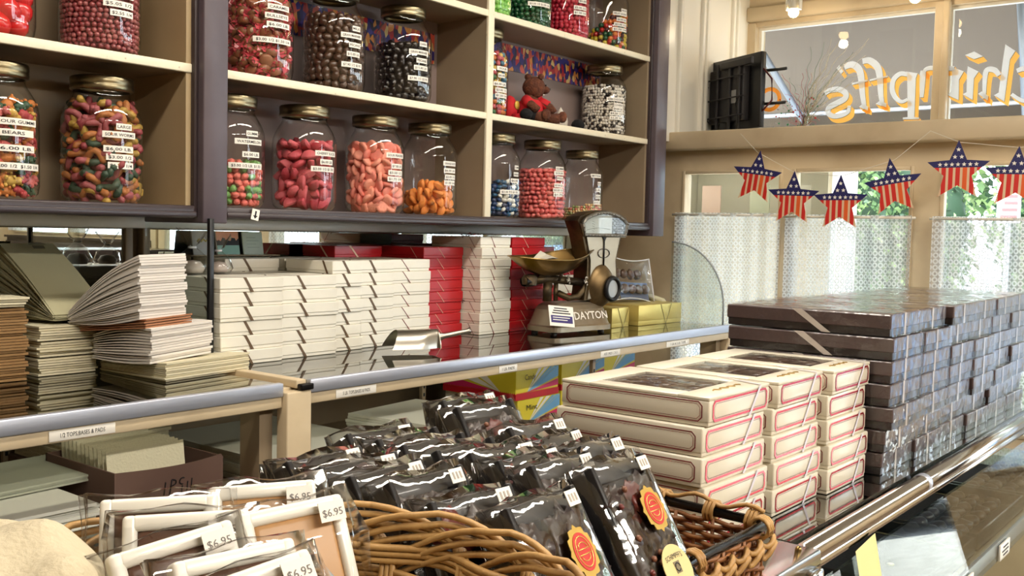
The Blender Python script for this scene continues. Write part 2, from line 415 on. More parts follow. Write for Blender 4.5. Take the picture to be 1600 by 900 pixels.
E2 = shelving('candy_shelving', 1.302, 3.05, 'dark trimmed wall shelf with two bays holding pecans, fruit slices and plush bears', divider=2.176)
def post(x0, x1, label, dz=0):
    o = MB().rbox(0, x1-x0, -.03, .19, -.012+dz, 1.2, .003).rbox(-.01, .0, -.012, .19, 0, 1.2, .002, 1).build('shelf_post', [POST, DARK], loc=(x0, FY, H+.012))
    tag(o, label, 'post', 'upright posts of the wall shelves')
post(1.238, 1.298, 'dark mauve upright post between the sour worm jar and the watermelon jar')
post(3.06, 3.135, 'dark mauve upright post at the right end of the shelves beside the window beam', -.01)
# jelly bean picture strip on the back of the shelves
def jelly_mat():
    mt = mat('jelly_bean_print', (60, 40, 110), .35); nt = mt.node_tree; n = nt.nodes; L = nt.links; b = n['Principled BSDF']
    tc = n.new('ShaderNodeTexCoord'); v = n.new('ShaderNodeTexVoronoi'); v.inputs['Scale'].default_value = 62
    mp = n.new('ShaderNodeMapping'); mp.inputs['Rotation'].default_value = (0, .6, 0); mp.inputs['Scale'].default_value = (1.3, 1, .8)
    L.new(tc.outputs['Object'], mp.inputs[0]); L.new(mp.outputs[0], v.inputs['Vector'])
    sp = n.new('ShaderNodeSeparateColor'); L.new(v.outputs['Color'], sp.inputs[0])
    rp = n.new('ShaderNodeValToRGB'); rp.color_ramp.interpolation = 'CONSTANT'; L.new(sp.outputs[0], rp.inputs[0])
    cs = [(0, (40, 30, 110)), (.22, (170, 30, 40)), (.4, (30, 20, 60)), (.55, (214, 140, 60)), (.68, (200, 80, 60)), (.8, (60, 50, 140)), (.9, (220, 190, 120))]
    el = rp.color_ramp.elements; el[0].color = lin(cs[0][1]); el[1].position = cs[1][0]; el[1].color = lin(cs[1][1])
    for p_, c in cs[2:]: q = el.new(p_); q.color = lin(c)
    L.new(rp.outputs[0], b.inputs['Base Color'])
    return mt
JEL = jelly_mat()
def strip(x0, x1, z0, z1, label):
    o = MB().box(0, x1-x0, 0, .002, 0, z1-z0, 0).box(-.05, -.001, 0, .002, 0, z1-z0, 1).build('candy_poster', [JEL, PAPER], loc=(x0, BY-.004, H+z0))
    tag(o, label, 'poster', 'jelly bean picture strips on the shelf back')
strip(1.36, 2.16, .475, .56, 'jelly bean photo strip behind the caramel and pecan jars')
strip(2.33, 3.02, .505, .585, 'jelly bean photo strip on the shelf back behind the plush bears')
# small arrow sticker on the bottom molding
st = MB().box(-.010, .010, -.0006, 0, -.012, .012, 0)
st.prism([(-.002, .008), (.002, .008), (.002, -.002), (.006, -.002), (0, -.009), (-.006, -.002), (-.002, -.002)], .0004, lambda u, v, q: (u, -.0007-q, v), 1)
tag(st.build('arrow_sticker', [PAPER, INK], loc=(1.373, FY-.0255, H+.021), rot=(0, R_(12), 0)), 'small white sticker with a black arrow on the shelf molding', 'sticker')

# ================================================================ BACK COUNTER
CY = 1.505; CB = 2.175; CZ = H-.30
FR = MB
def counter(x0, x1, label):
    e = tag(empty('back_counter', (x0, CY, 0)), label, 'counter', 'glass topped back counter sections'); L_ = x1-x0; D_ = CB-CY
    MB().box(.002, L_-.002, .012, D_, CZ-.010, CZ).build('glass_top', TOPG, e)
    MB().rbox(.0, L_, -.002, .012, CZ-.024, CZ+.002, .002).build('metal_edge', ALU, e)
    MB().rbox(.0, L_, .002, .03, CZ-.046, CZ-.0245, .002).build('front_rail', CREAM, e)
    MB().box(.0, L_, .03, D_, H-.58, H-.56).build('shelf', TAUPE, e)
    MB().box(.0, L_, .03, D_, H-1.02, H-1.0).build('shelf', TAUPE, e)
    MB().box(0, L_, D_-.012, D_, .05, CZ-.02).build('back_panel', TAUPE, e)
    for x in (0, L_-.03):
        MB().box(x, x+.03, .031, .09, 0, CZ-.047).build('leg', TAUPE, e)
    return e
counter(-.5, 1.212, 'left section of the glass topped back counter, under the paper bags')
counter(1.278, 3.075, 'long section of the glass topped back counter under the boxes and brass scale')
o = MB().rbox(1.213, 1.272, CY-.012, CY+.02, 0, CZ-.016, .003).rbox(1.213, 1.277, CY+.020, CB-.01, CZ-.03, CZ-.012, .002).rbox(1.244, 1.268, CY+.0, CB-.01, CZ-.012, CZ+.004, .002).rbox(1.246, 1.276, CY-.014, CY+.0, CZ-.015, CZ-.003, .002, 1).build('counter_post', [CREAM, IRON])
tag(o, 'cream painted counter upright between the two glass tops', 'post')
o = MB().rbox(3.079, 3.125, CY-.0, CY+.035, 0, CZ-.014, .003).rbox(3.079, 3.125, CY+.035, CB-.01, CZ-.03, CZ-.01, .002).rbox(3.078, 3.15, CY-.004, CY+.006, CZ-.012, CZ, .002, 1).build('counter_post', [CREAM, IRON])
tag(o, 'cream painted counter upright at the window end of the back counter', 'post')
# slotted standard and label plates on the rail
for x, y, z0, z1, l in ((2.315, CY+.035, H-.56, CZ-.05, 'slender slotted upright in front of the coloured cartons under the counter'), (1.97, 1.86, H-.56, CZ-.05, 'slotted upright bracket strip behind the flat card sheets under the counter'), (.98, 2.13, H-.56, CZ-.05, 'slotted bracket strip behind the carton under the left counter')):
    mb = MB().rbox(0, .014, 0, .012, z0, z1, .001)
    k = z1-.03
    while k > z0+.02: mb.rbox(.004, .010, -.0008, .0005, k-.009, k, .0003, 1); k -= .022
    tag(mb.build('slotted_upright', [TAUPE, INK], loc=(x, y, 0)), l, 'bracket', 'slotted shelf uprights under the back counter')
def plate(x0, x1, txt, label, tilt=0):
    hw = (x1-x0)/2
    o = MB().rbox(-hw, hw, -.0012, 0, -.0085, .0085, .0005).build('label_strip', PAPER, loc=((x0+x1)/2, CY+.0015, CZ-.0345), rot=(0, R_(tilt), 0))
    if txt: 
        t = MB(); put_text(t, txt, .010, lambda u, v: (u, -.0016, v), 0, fit=hw*1.35); t.build('lettering', INK, o)
    tag(o, label, 'label', 'label strips on the back counter rail')
plate(.762, .872, '1/2 TOPS,BASES & PADS', 'white label strip reading 1/2 TOPS,BASES & PADS on the left rail', 0)
plate(1.345, 1.455, '5 LB. TOPS,BASES & PADS', 'white label strip reading TOPS,BASES & PADS right of the cream upright')
plate(1.86, 1.93, '1 LB. PADS', 'short white label strip left of the wide one on the long counter rail')
plate(2.30, 2.40, 'ASST. PADS 1, 2 & 3', 'white label strip above the yellow cartons on the counter rail')
plate(2.66, 2.80, '1 LB. & 2 LB. TOPS', 'white label strip near the window end of the counter rail')

# sneeze guard, black upright, bent tube at the window end
pts = [(0, 0), (.20, 0)]+[(.20*math.cos(a)+0.0, .06+.21*math.sin(a)) for a in [k*math.pi/2/14 for k in range(15)]]+[(0, .27)]
gd = MB().prism([(-u, v) for u, v in pts], .006, lambda u, v, q: (q, -u, v))
g = gd.build('sneeze_guard', film('acrylic', (.90, .93, .91), 1.5, .01, gain=1.5), loc=(3.05, CY+.21, CZ+.002), rot=(0, 0, R_(180)))
ed = MB().tube([(.003, u, v) for u, v in pts[1:-1]], .003, 6); ed.build('guard_edge', mat('acrylic_edge', (150, 158, 165), .2), g)
tag(g, 'clear curved guard panel standing at the window end of the counter', 'guard')
o = MB().rbox(-.002, .009, -.005, .005, 0, .305, .001).build('guard_upright', BLACK, loc=(1.246, 1.79, CZ+.005))
MB().box(.001, .006, .0045, .24, .0, .297).build('guard_pane', film('divider_glass', (.93, .96, .95), 1.5, .01), o)
tag(o, 'clear divider pane with a thin black front edge beside the leftmost white boxes', 'divider')
tb = MB().tube([(0, .02, .0), (0, .02, .03), (0, .045, .055), (0, .09, .065), (0, .33, .065), (0, .36, .05), (0, .37, .0)], .011, 10)
tag(tb.build('bent_tube_rail', mat('cream_tube', (200, 196, 164), .35), loc=(3.052, CY+.20, CZ+.012), rot=(0, 0, 0)), 'cream bent tube rail at the window end of the back counter', 'rail')

# ================================================================ DISPLAY CASES
TZ = H-.35
def case(name, x0, x1, label, rail=True):
    e = tag(empty(name, (x0, .44, 0)), label, 'display case', 'glass display cases at the front'); L_ = x1-x0; Dp = .62
    MB().box(.0, L_, .010, Dp, TZ-.008, TZ).build('glass_top', film('case_top', (.55, .58, .56), 1.6, .01, gain=2.2), e)
    if rail:
        MB().tube([(0, -.006, TZ-.012), (L_, -.006, TZ-.012)], .013, 16).tube([(.0, -.010, TZ-.027), (L_, -.010, TZ-.027)], .007, 12).build('chrome_rail', CHROME, e)
        MB().tube([(.44, -.006, TZ-.012), (.455, -.006, TZ-.012)], .0140, 16).build('rail_joint', ALU, e)
    else:
        MB().rbox(.0, L_, -.03, .02, TZ-.018, TZ+.001, .004).rbox(L_-.03, L_+.0, -.034, .016, TZ-.9, TZ-.019, .004).build('chrome_frame', CHROME, e)
        f = MB()
        f.rbox(L_-.5, L_-.045, -.030, -.022, TZ-.045, TZ-.030, .002).rbox(L_-.058, L_-.045, -.030, -.022, TZ-.5, TZ-.046, .002)
        f.rbox(L_-.5, L_-.068, -.027, -.020, TZ-.062, TZ-.052, .002)
        f.build('door_frame', CHROME, e)
        MB().ball((L_-.015, -.036, TZ-.03), .004).ball((L_-.015, -.036, TZ-.09), .004).ball((L_-.02, -.01, TZ+.001), .004).build('screw', BRASS, e)
    sl = .085 if rail else 0
    MB().add([(.006, -.016, TZ-.05), (L_-.006, -.016, TZ-.05), (L_-.006, -.016-sl, TZ-.55), (.006, -.016-sl, TZ-.55),
              (.006, -.011, TZ-.05), (L_-.006, -.011, TZ-.05), (L_-.006, -.011-sl, TZ-.55), (.006, -.011-sl, TZ-.55)],
             [(0, 1, 2, 3), (7, 6, 5, 4), (0, 4, 5, 1), (2, 6, 7, 3), (0, 3, 7, 4), (1, 5, 6, 2)]).build('front_glass', CASEG, e)
    MB().rbox(0, L_, -.02-sl, Dp, .0, TZ-.56, .004).build('base', CREAM, e)
    MB().box(0, L_, Dp-.012, Dp, TZ-.56, TZ-.01).build('back_panel', mat('case_back', (70, 66, 64), .3), e)
    MB().box(-.004, .002, .0, Dp, TZ-.56, TZ-.01).build('side_panel', mat('case_side', (120, 118, 112), .25), e)
    if rail:
        MB().box(.01, L_-.01, -.03, Dp-.02, TZ-.205, TZ-.197).build('glass_shelf', film('shelf_glass', (.8, .84, .82), 1.5, .02), e)
        s = MB().rbox(.01, L_-.01, -.037, -.031, TZ-.215, TZ-.180, .001)
        s.build('price_rail', mat('frosted_price_rail', (128, 134, 140), .25), e)
    return e
case('display_case', 1.095, 2.9, 'chrome railed glass display case under the dark brown boxes')
case('display_case', -1.0, 1.09, 'metal framed display case carrying the baskets', rail=False)
# black felt lined trays with chocolates on the case shelf
def tray(x0, x1, y0, y1, z, name, label, n=0, rows=1, seed=0, group=None):
    e = tag(empty(name, ((x0+x1)/2, (y0+y1)/2, z)), label, 'tray', 'candy trays inside the display case'); a, b = (x1-x0)/2, (y1-y0)/2
    MB().box(-a, a, -b, b, 0, .003).build('tray_base', FELT, e)
    f = MB().box(-a, a, -b, -b+.004, .003, .03).box(-a, a, b-.004, b, .003, .03).box(-a, -a+.004, -b+.004, b-.004, .003, .03).box(a-.004, a, -b+.004, b-.004, .003, .03)
    f.build('tray_rim', film('tray_plastic', (.75, .78, .77), 1.5, .03), e)
    random.seed(seed)
    proto = MB().blob(.016, .013, .010, .35, 2.5, seed).mesh('c', CHOC)
    for k in range(n):
        o = bpy.data.objects.new('chocolate', proto); COL.objects.link(o)
        cx, cy = -a+.03+(k % (n//rows))*(2*a-.06)/max(1, n//rows-1), -b+.05+(k//(n//rows))*.036
        o.location = ((x0+x1)/2+cx+random.uniform(-.003, .003), (y0+y1)/2+cy+random.uniform(-.003, .003), z+.0125); o.rotation_euler = (0, 0, random.random()*6)
        tag(o, 'dark chocolate piece in the '+group, 'chocolate', 'chocolates in the '+group)
SZ = TZ-.196
tray(1.13, 1.50, .43, .78, SZ, 'felt_tray', 'black felt lined tray in the case beside the yellow note')
tray(1.52, 1.86, .43, .66, SZ, 'felt_tray', 'empty black felt lined tray with a small round dot, right of the yellow note')
tray(1.52, 1.86, .68, .98, SZ, 'candy_tray', 'tray of dark chocolates behind the empty felt tray', 24, 3, 3, 'tray behind the empty felt tray')
tray(1.88, 2.24, .43, .66, SZ, 'candy_tray', 'tray of dark chocolates to the right of the empty felt tray, front row', 24, 3, 4, 'front tray right of the empty felt tray')
tray(1.88, 2.24, .68, .98, SZ, 'candy_tray', 'rear tray of dark chocolates at the right end of the case view', 24, 3, 5, 'rear tray at the right')
tray(2.26, 2.62, .43, .98, SZ, 'candy_tray', 'farthest tray of dark chocolates toward the windows', 24, 3, 6, 'farthest tray toward the windows')
t = MB().lathe([(0, 0), (.006, 0), (.006, .002), (.003, .0025), (0, .0025)], 16); tag(t.build('round_dot', mat('cream_dot', (225, 215, 150), .4), loc=(1.69, .52, SZ+.0035)), 'tiny cream round dot on the black felt', 'dot')
# lower level trays
LZ = TZ-.40
for i, x in enumerate((1.2, 1.6, 2.0, 2.4)):
    tray(x-.18, x+.18, .40, .8, TZ-.555, 'candy_tray', 'tray of dark sweets on the bottom of the case, '+('nearest the corner post', 'second from the corner post', 'third from the corner post', 'farthest from the corner post')[i], 24, 3, 10+i, ('bottom tray nearest the corner post', 'second bottom tray from the corner post', 'third bottom tray', 'farthest bottom tray')[i])
# yellow note on the front glass
fn = lambda u, v: (u, -.0015-.010*max(0, abs(u*20)-.5)**2-.06*max(0, -v)**1.5, v)
nb_ = MB().grid(lambda u, v: fn(-.035+.07*u, -.05+.10*v), 10, 14)
put_text(nb_, 'please do not lean', .009, lambda u, v: (u, fn(u, v-.012)[1]-.0012, v-.012), 1, fit=.056)
put_text(nb_, 'on the glass', .009, lambda u, v: (u, fn(u, v-.026)[1]-.0012, v-.026), 1, fit=.045)
tag(nb_.build('paper_note', [mat('yellow_note', (226, 214, 140), .5), INK], loc=(1.252, .409, TZ-.078), rot=(R_(-9), R_(-6), 0)), 'small yellow paper note with handwriting on the front glass of the case', 'note')
TK = ['nearest the corner post', 'second from the corner post', 'middle one of the row', 'fourth from the corner post', 'farthest along the case']
for k in range(5):
    x = 1.40+k*.25; pr = MB()
    pr.rbox(x, x+.07, .397, .4005, TZ-.212, TZ-.184, .0005, 0)
    for q in (.007, 0, -.007): pr.box(x+.012+abs(q), x+.058-abs(q)*.6, .3962, .3968, TZ-.199+q, TZ-.1965+q, 1)
    tag(pr.build('price_ticket', [PAPER, INK]), 'small printed price ticket on the case shelf edge, '+TK[k], 'price ticket', 'price tickets on the case shelf edge')

# ================================================================ CANDY JARS
JR = .077
JPROF = [(0, .004), (.045, .0), (.064, .002), (.074, .012), (.077, .026), (.077, .158), (.0755, .170), (.070, .186), (.062, .200), (.056, .209), (.0535, .214), (.0535, .222)]
def jar(x, y, z, name, label, strips=(), az=0, cap='LIDM', scale=(1, 1), lid=True):
    e = tag(empty('candy_jar', (x, y, z)), label, 'candy jar', 'glass candy jars on the wall shelves')
    sx, sz = scale
    MB().lathe([(r*sx, q*sz) for r, q in JPROF], 40).build('glass_body', GLASS, e)
    b = MB().lathe([(.0535*sx, .2225*sz), (.0590*sx, .224*sz), (.0600*sx, .226*sz), (.0600*sx, .233*sz), (.0592*sx, .235*sz), (.0600*sx, .237*sz), (.0600*sx, .247*sz), (.0575*sx, .250*sz), (.055*sx, .2495*sz), (.053*sx, .2475*sz), (0, .2475*sz)], 40)
    b.build('metal_lid' if lid is True else 'glass_lid', LIDM if lid is True else mat('pale_lid', (188, 184, 176), .2, .6), e)
    # direction to the viewer side; strips are stuck a little to the right of it
    base = math.atan2(-y, -x)+R_(az)
    R = JR*sx+.0008
    for (txt, zc, w, off) in strips:
        hgt = .0125; n = 10; mb = MB()
        a0 = base+(off-w/2)/R; a1 = base+(off+w/2)/R
        mb.grid(lambda u, v: (R*math.cos(a0+(a1-a0)*u), R*math.sin(a0+(a1-a0)*u), zc-hgt/2+hgt*v), n, 1, 0)
        fit = min(w*.86, len(txt)*.0082)
        put_text(mb, txt, .0082, lambda u, v: ((R+.0004)*math.cos((a0+a1)/2+u/R), (R+.0004)*math.sin((a0+a1)/2+u/R), zc+v), 1, fit=fit, bold=.01)
        mb.build('price_strip', [PAPER, INK], e)
    return e
# candy shapes -----------------------------------------------------------
def half_slice(r=.019, t=.012):
    bm = bmesh.new(); n = 12; pts = [(r*math.cos(math.pi*k/n), r*math.sin(math.pi*k/n)) for k in range(n+1)]
    m = MB().prism([(x, y-r*.45) for x, y in pts], t, lambda u, v, q: (u, v, q-t/2))
    me = m.mesh('t', WBOX); bm.from_mesh(me); bpy.data.meshes.remove(me)
    bmesh.ops.bevel(bm, geom=bm.edges[:], offset=.0022, segments=2, affect='EDGES'); return MB().bm(bm, 0, True)
def disc(r=.017, t=.010): return MB().lathe([(0, t/2), (r*.6, t/2), (r*.9, t*.38), (r, 0), (r*.9, -t*.38), (r*.6, -t/2), (0, -t/2)], 16)
def wedge():
    bm = bmesh.new(); m = MB().prism([(-.010, -.007), (.010, -.007), (.006, .008), (-.006, .008)], .013, lambda u, v, q: (u, v, q-.0065))
    me = m.mesh('t', WBOX); bm.from_mesh(me); bpy.data.meshes.remove(me)
    bmesh.ops.bevel(bm, geom=bm.edges[:], offset=.003, segments=2, affect='EDGES'); return MB().bm(bm, 0, True)
def worm(): 
    p = [(-.027+.054*i/10, .010*math.sin(i*.8), .003*math.cos(i*.9)) for i in range(11)]
    return MB().tube(p, lambda t: .0068*(1-.12*math.cos(t*38))*(1 if .08 < t < .92 else .75), 8)
def gummi():
    m = MB().blob(.012, .009, .017, .15, 2, 3).ball((0, .001, .018), .009).ball((.007, .002, .026), .0035, 0, 1).ball((-.007, .002, .026), .0035, 0, 1)
    for s in (-1, 1): m.ball((s*.009, .006, .006), .0045, 0, 1).ball((s*.008, .006, -.012), .0055, 0, 1)
    m.v = [(z*.78, x*.9, y*.9) for x, y, z in m.v]
    return m
def caramel():
    m = MB().lathe([(0, .008), (.012, .008), (.0155, .005), (.0155, -.005), (.012, -.008), (0, -.008)], 14, 1)
    m.lathe([(0, .0086), (.006, .0086), (.006, .0078)], 10, 2)
    random.seed(5)
    for s in (-1, 1):
        for k in range(7):
            a = k*2*math.pi/7; d = random.uniform(.7, 1.2)
            m.add([(s*.014, 0, 0), (s*.030*d, .013*math.cos(a), .013*math.sin(a)), (s*.027, .012*math.cos(a+.9), .012*math.sin(a+.9))], [(0, 1, 2)], 0)
    for k in range(10):
        a = k*.63; m.add([(.013*math.cos(a), .013*math.sin(a), .009), (.019*math.cos(a+.2), .019*math.sin(a+.2), .003), (.017*math.cos(a+.5), .017*math.sin(a+.5), .009)], [(0, 1, 2)], 0)
    return m
def pecan(): return MB().blob(.014, .0105, .010, .25, 2.2, 2)
def wmat(n, c, r=.5, sub=.15): return mat(n, c, r, sub=sub, bump=(220, .35))
SUG = lambda n, c: wmat(n, c, .55)
KIND = {
 'cherry': ([half_slice(.021, .014)], [SUG('cherry_gummy', (192, 72, 84)), SUG('cherry_gummy_pale', (206, 96, 104))], .031),
 'peach': ([disc(.0175, .011)], [SUG('peach_gummy', (228, 132, 116)), SUG('peach_gummy_pale', (238, 156, 134))], .026),
 'orange': ([half_slice(.020, .013)], [SUG('orange_gummy', (232, 142, 66))], .028),
 'water': ([wedge()], [SUG('watermelon_red', (224, 116, 104)), SUG('watermelon_green', (124, 172, 98))], .0195),
 'worms': ([worm()], [SUG('worm_red', (136, 56, 60)), SUG('worm_orange', (172, 108, 56)), SUG('worm_green', (50, 70, 52)), SUG('worm_yellow', (170, 138, 62)), SUG('worm_pink', (160, 84, 88))], .026),
 'bears': ([gummi()], [SUG('bear_red', (172, 60, 64)), SUG('bear_orange', (204, 126, 62)), SUG('bear_green', (50, 84, 60)), SUG('bear_yellow', (196, 160, 74)), SUG('bear_pink', (192, 102, 98))], .027),
 'caramel': ([caramel()], [[mat('pink_wrap', (206, 78, 92), .25, spec=.8), mat('caramel', (140, 88, 60), .3), mat('cream_centre', (240, 214, 180), .4)]], .030),
 'milk': ([pecan()], [MILK], .0225),
 'dark': ([pecan()], [mat('black_chocolate', (26, 20, 20), .22, coat=.5)], .0225),
 'redball': ([MB().blob(.024, .022, .022, .05, 2, 1)], [mat('red_foil_candy', (206, 30, 34), .2, coat=.6)], .040),
}
_mesh = {}
def kmesh(kind, i, j):
    k = (kind, i, j)
    if k not in _mesh: _mesh[k] = KIND[kind][0][i].mesh(kind, KIND[kind][1][j])
    return _mesh[k]
CLR = {'cherry': .0195, 'peach': .0165, 'orange': .0185, 'water': .0110, 'worms': .0125, 'bears': .0125, 'caramel': .0165, 'milk': .0115, 'dark': .0115, 'redball': .0225}
LONG = ('worms', 'bears', 'caramel')
def fill(kind, x, y, z, fillh, label, obname, seed, group, slope=0.0, R=JR-.003, weights=None):
    """pieces packed against the glass where they can be seen, the hidden core as one heap"""
    random.seed(seed); protos, mats, s = KIND[kind]
    view = math.atan2(-y, -x); core = MB()
    core_m = mats if not isinstance(mats[0], list) else mats[0]
    zz = z+.006+s*.42; k = 0; top = z+fillh
    def rr(zq):   # inner radius at height
        h = zq-z
        for (r0, h0), (r1, h1) in zip(JPROF[1:], JPROF[2:]):
            if h0 <= h <= h1: return (r0+(r1-r0)*(h-h0)/max(h1-h0, 1e-6))*(R/JR)
        return .05
    while zz < top+s*.3:
        last = zz+s*.72 >= top+s*.3
        for ring in range(3):
            r = min(rr(zz-s*.3), rr(zz+s*.3))-CLR[kind]-ring*s*.80
            if r < s*.3 and ring: continue
            n = max(3, int(2*math.pi*max(r, .01)/(s*.86))); ph = random.random()*6
            for q in range(n):
                a = ph+2*math.pi*q/n; d = abs((a-view+math.pi) % (2*math.pi)-math.pi)
                zt = top+slope*math.cos(a-view-1.2)
                if zz > zt: continue
                seen = (ring == 0 and d < 1.75) or zz+s*.72 > zt+s*.1
                p = (x+r*math.cos(a)+random.uniform(-.04, .04)*s, y+r*math.sin(a)+random.uniform(-.04, .04)*s, zz+random.uniform(-.12, .12)*s)
                if not seen and (ring > 0): continue
                if not seen:
                    continue
                w_ = random.choices(range(len(mats)), weights)[0] if weights and not isinstance(mats[0], list) else (0 if isinstance(mats[0], list) else random.randrange(len(mats)))
                o = bpy.data.objects.new(obname, kmesh(kind, 0, w_)); COL.objects.link(o)
                o.location = p; o.rotation_euler = (random.random()*6.28, random.uniform(-.9, .9) if kind in LONG else random.random()*6.28, a+1.57+random.uniform(-.25, .25) if kind in LONG else random.random()*6.28)
                tag(o, label, 'candy', group)
        zz += s*.72
    # heap behind them
    hmb = MB(); hr = rr(z+.05)-s*.95
    hmb.lathe([(0, z+.006), (hr*.9, z+.008), (hr, z+.02), (hr, max(z+.021, top-s*1.1)), (hr*.6, top-s*.55), (0, top-s*.4)], 24)
    o = hmb.build('candy_heap', core_m[0], loc=(x, y, 0)); me = o.data
    for v in me.vertices:
        nn = noise.noise(v.co*60); v.co.x += nn*.004; v.co.y += nn*.004
    tag(o, 'packed mass behind the '+group, 'candy', kind='stuff')
def small(x, y, z, fillh, r0, cols, label, seed, slope=0.0, fn=None, mats=None, sub=1, tight=.82, R=JR-.002):
    """hundreds of little sweets nobody would count, one heap"""
    random.seed(seed); mb = MB(); zz = z+.005+r0; top = z+fillh
    view = math.atan2(-y, -x)
    proto = fn() if fn else MB().ball((0, 0, 0), r0, 0, sub)
    def rr(h):
        for (a0, h0), (a1, h1) in zip(JPROF[1:], JPROF[2:]):
            if h0 <= h <= h1: return (a0+(a1-a0)*(h-h0)/max(h1-h0, 1e-6))*(R/JR)
        return .05
    while zz < top+slope:
        for ring in range(3):
            r = rr(zz-z+r0*.3)-r0*1.05-ring*r0*1.8
            if r < r0: continue
            n = max(3, int(2*math.pi*r/(2*r0*tight*1.1))); ph = random.random()*6
            for q in range(n):
                a = ph+2*math.pi*q/n; d = abs((a-view+math.pi) % (2*math.pi)-math.pi)
                zt = top+slope*math.cos(a-view-1.2)
                if zz > zt: continue
                if not ((ring == 0 and d < 1.9) or zz+r0*3.2 > zt): continue
                mb.add(proto.v, proto.f, random.randrange(len(cols)) if not fn or mats else 0, True,
                       T(r*math.cos(a)+random.uniform(-.2, .2)*r0, r*math.sin(a)+random.uniform(-.2, .2)*r0, zz+random.uniform(-.25, .25)*r0) @ Matrix.Rotation(random.random()*6, 4, 'Z') @ Matrix.Rotation(random.random()*6, 4, 'X'))
                if fn and proto.m and not mats:
                    pass
        zz += r0*1.55
    hr = rr(.05)-r0*2.2
    mb.lathe([(0, z+.006), (hr*.9, z+.006), (hr, z+.012), (hr, max(z+.013, top-abs(slope)-r0*1.5)), (0, max(z+.014, top-abs(slope)-r0))], 20, 0)
    ms = [mat('sweet_%d_%d_%d' % c, c, .3, coat=.3) for c in cols]
    o = mb.build('small_candies', ms, loc=(x, y, 0))
    tag(o, label, 'candy', kind='stuff')
JB, JM, JU = H+.035, H+.328, H+.612      # shelf surfaces
Yj = 1.915
# lower shelf, left bay
def jar_(x, zs, label, strips, az=24, **k): return jar(x, k.pop('y', Yj), zs, 'j', label, strips, az, **k)
jar_(.868, JB, 'jar of mixed gummi bears cut off by the left edge of the photo, lower shelf', [('SOUR GUMMI', .140, .085, .012), ('BEARS', .120, .085, .004), ('$6.00 LB.', .092, .085, .006), ('$3.00 1/2  $1.50 1/4', .060, .105, .012)], 22)
fill('bears', .868, Yj, JB, .192, 'sugared gummi bear in the jar at the left edge of the photo', 'gummi_bear', 1, 'gummi bears in the jar at the left edge')
jar_(1.080, JB, 'jar of large sour worms on the lower shelf beside the mauve post', [('LARGE', .150, .034, .030), ('SOUR WORMS', .134, .070, .022), ('$6.00 LB.', .106, .062, .020), ('$3.00 1/2', .090, .056, .022), ('$1.50 1/4', .074, .054, .024)], 10)
fill('worms', 1.080, Yj, JB, .190, 'sugared sour worm in the large sour worm jar', 'sour_worm', 2, 'sour worms in the jar beside the mauve post')
# upper shelf, left bay
jar_(.862, JM, 'jar of shiny red candies at the top left corner of the photo', [], 10)
fill('redball', .862, Yj, JM, .18, 'shiny red candy in the jar at the top left corner', 'red_candy', 3, 'red candies in the top left jar')
jar_(1.076, JM, 'jar of dusky pink gummy bears priced $10.05 on the upper shelf, left bay', [('GUMMY BEARS', .128, .085, .024), ('$10.05 LB', .112, .070, .022), ('$5.05 1/2', .093, .064, .024), ('$2.55 1/4', .076, .050, .030)], 10)
small(1.076, Yj, JM, .19, .0062, [(150, 72, 76), (164, 92, 92), (136, 62, 66)], 'dusky pink gummy candies filling the $10.05 jar', 4, sub=1)
# bay two, upper
jar_(1.465, JM, 'jar of wrapped caramel bullseyes, first on the upper shelf right of the post', [('CARAMEL', .158, .058, .030), ('BULLSEYE', .138, .062, .026), ('$6.00 LB.', .119, .062, .030), ('$3.00 1/2 $1.50 1/4', .084, .098, .018)], 12)
fill('caramel', 1.465, Yj, JM, .195, 'caramel bullseye in pink clear wrap in the caramel jar', 'wrapped_caramel', 5, 'wrapped caramels in the caramel jar')
jar_(1.690, JM, 'jar of milk chocolate pecans between the caramel jar and the dark pecan jar', [('MILK', .150, .026, .040), ('GRAN MARNIER', .132, .062, .028), ('PECANS', .110, .036, .036), ('$15.80 LB.', .088, .040, .032), ('$7.90 1/2 $3.95', .062, .062, .030)], 14)
fill('milk', 1.690, Yj, JM, .190, 'milk chocolate pecan in the milk pecan jar', 'chocolate_pecan', 6, 'milk chocolate pecans in the milk pecan jar')
jar_(1.930, JM, 'jar of dark chocolate pecans at the right end of the upper shelf, second bay', [('DARK', .150, .026, .040), ('GRAN MARNIER', .128, .062, .028), ('PECANS', .107, .036, .036), ('$15.80 LB.', .088, .046, .034), ('$7.90 1/2 $3.95', .060, .066, .028)], 14)
fill('dark', 1.930, Yj, JM, .150, 'near black dark chocolate pecan in the dark pecan jar', 'chocolate_pecan', 7, 'dark chocolate pecans in the dark pecan jar')
# bay two, lower
jar_(1.386, JB, 'jar of gummi watermelon wedges, half full, right of the mauve post on the lower shelf', [('GUMMI', .164, .032, .022), ('WATERMELON', .146, .072, .016), ('$6.00 LB.', .118, .046, .020), ('$3.00 1/2 LB. $1.50', .093, .086, .010)], 22)
fill('water', 1.386, Yj, JB, .105, 'sugared watermelon wedge, red or green, in the half full watermelon jar', 'gummy_wedge', 8, 'watermelon wedges in the watermelon jar', weights=[3, 2])
jar_(1.600, JB, 'jar of cherry slices, second on the lower shelf right of the post', [('CHERRY SLICES', .136, .066, .034), ('$6.00 LB.', .116, .040, .034), ('$3.00 1/2 $1.50', .099, .070, .026)], 18)
fill('cherry', 1.600, Yj, JB, .160, 'red sugared cherry slice in the cherry slice jar', 'gummy_slice', 9, 'cherry slices in the cherry jar')
jar_(1.834, JB, 'jar of sour peach candies, third on the lower shelf right of the post', [('SOUR PEACHES', .148, .062, .036), ('$7.00 LB.', .121, .040, .040), ('$3.50 1/2', .104, .050, .036), ('$1.75 1/4', .088, .050, .034)], 18)
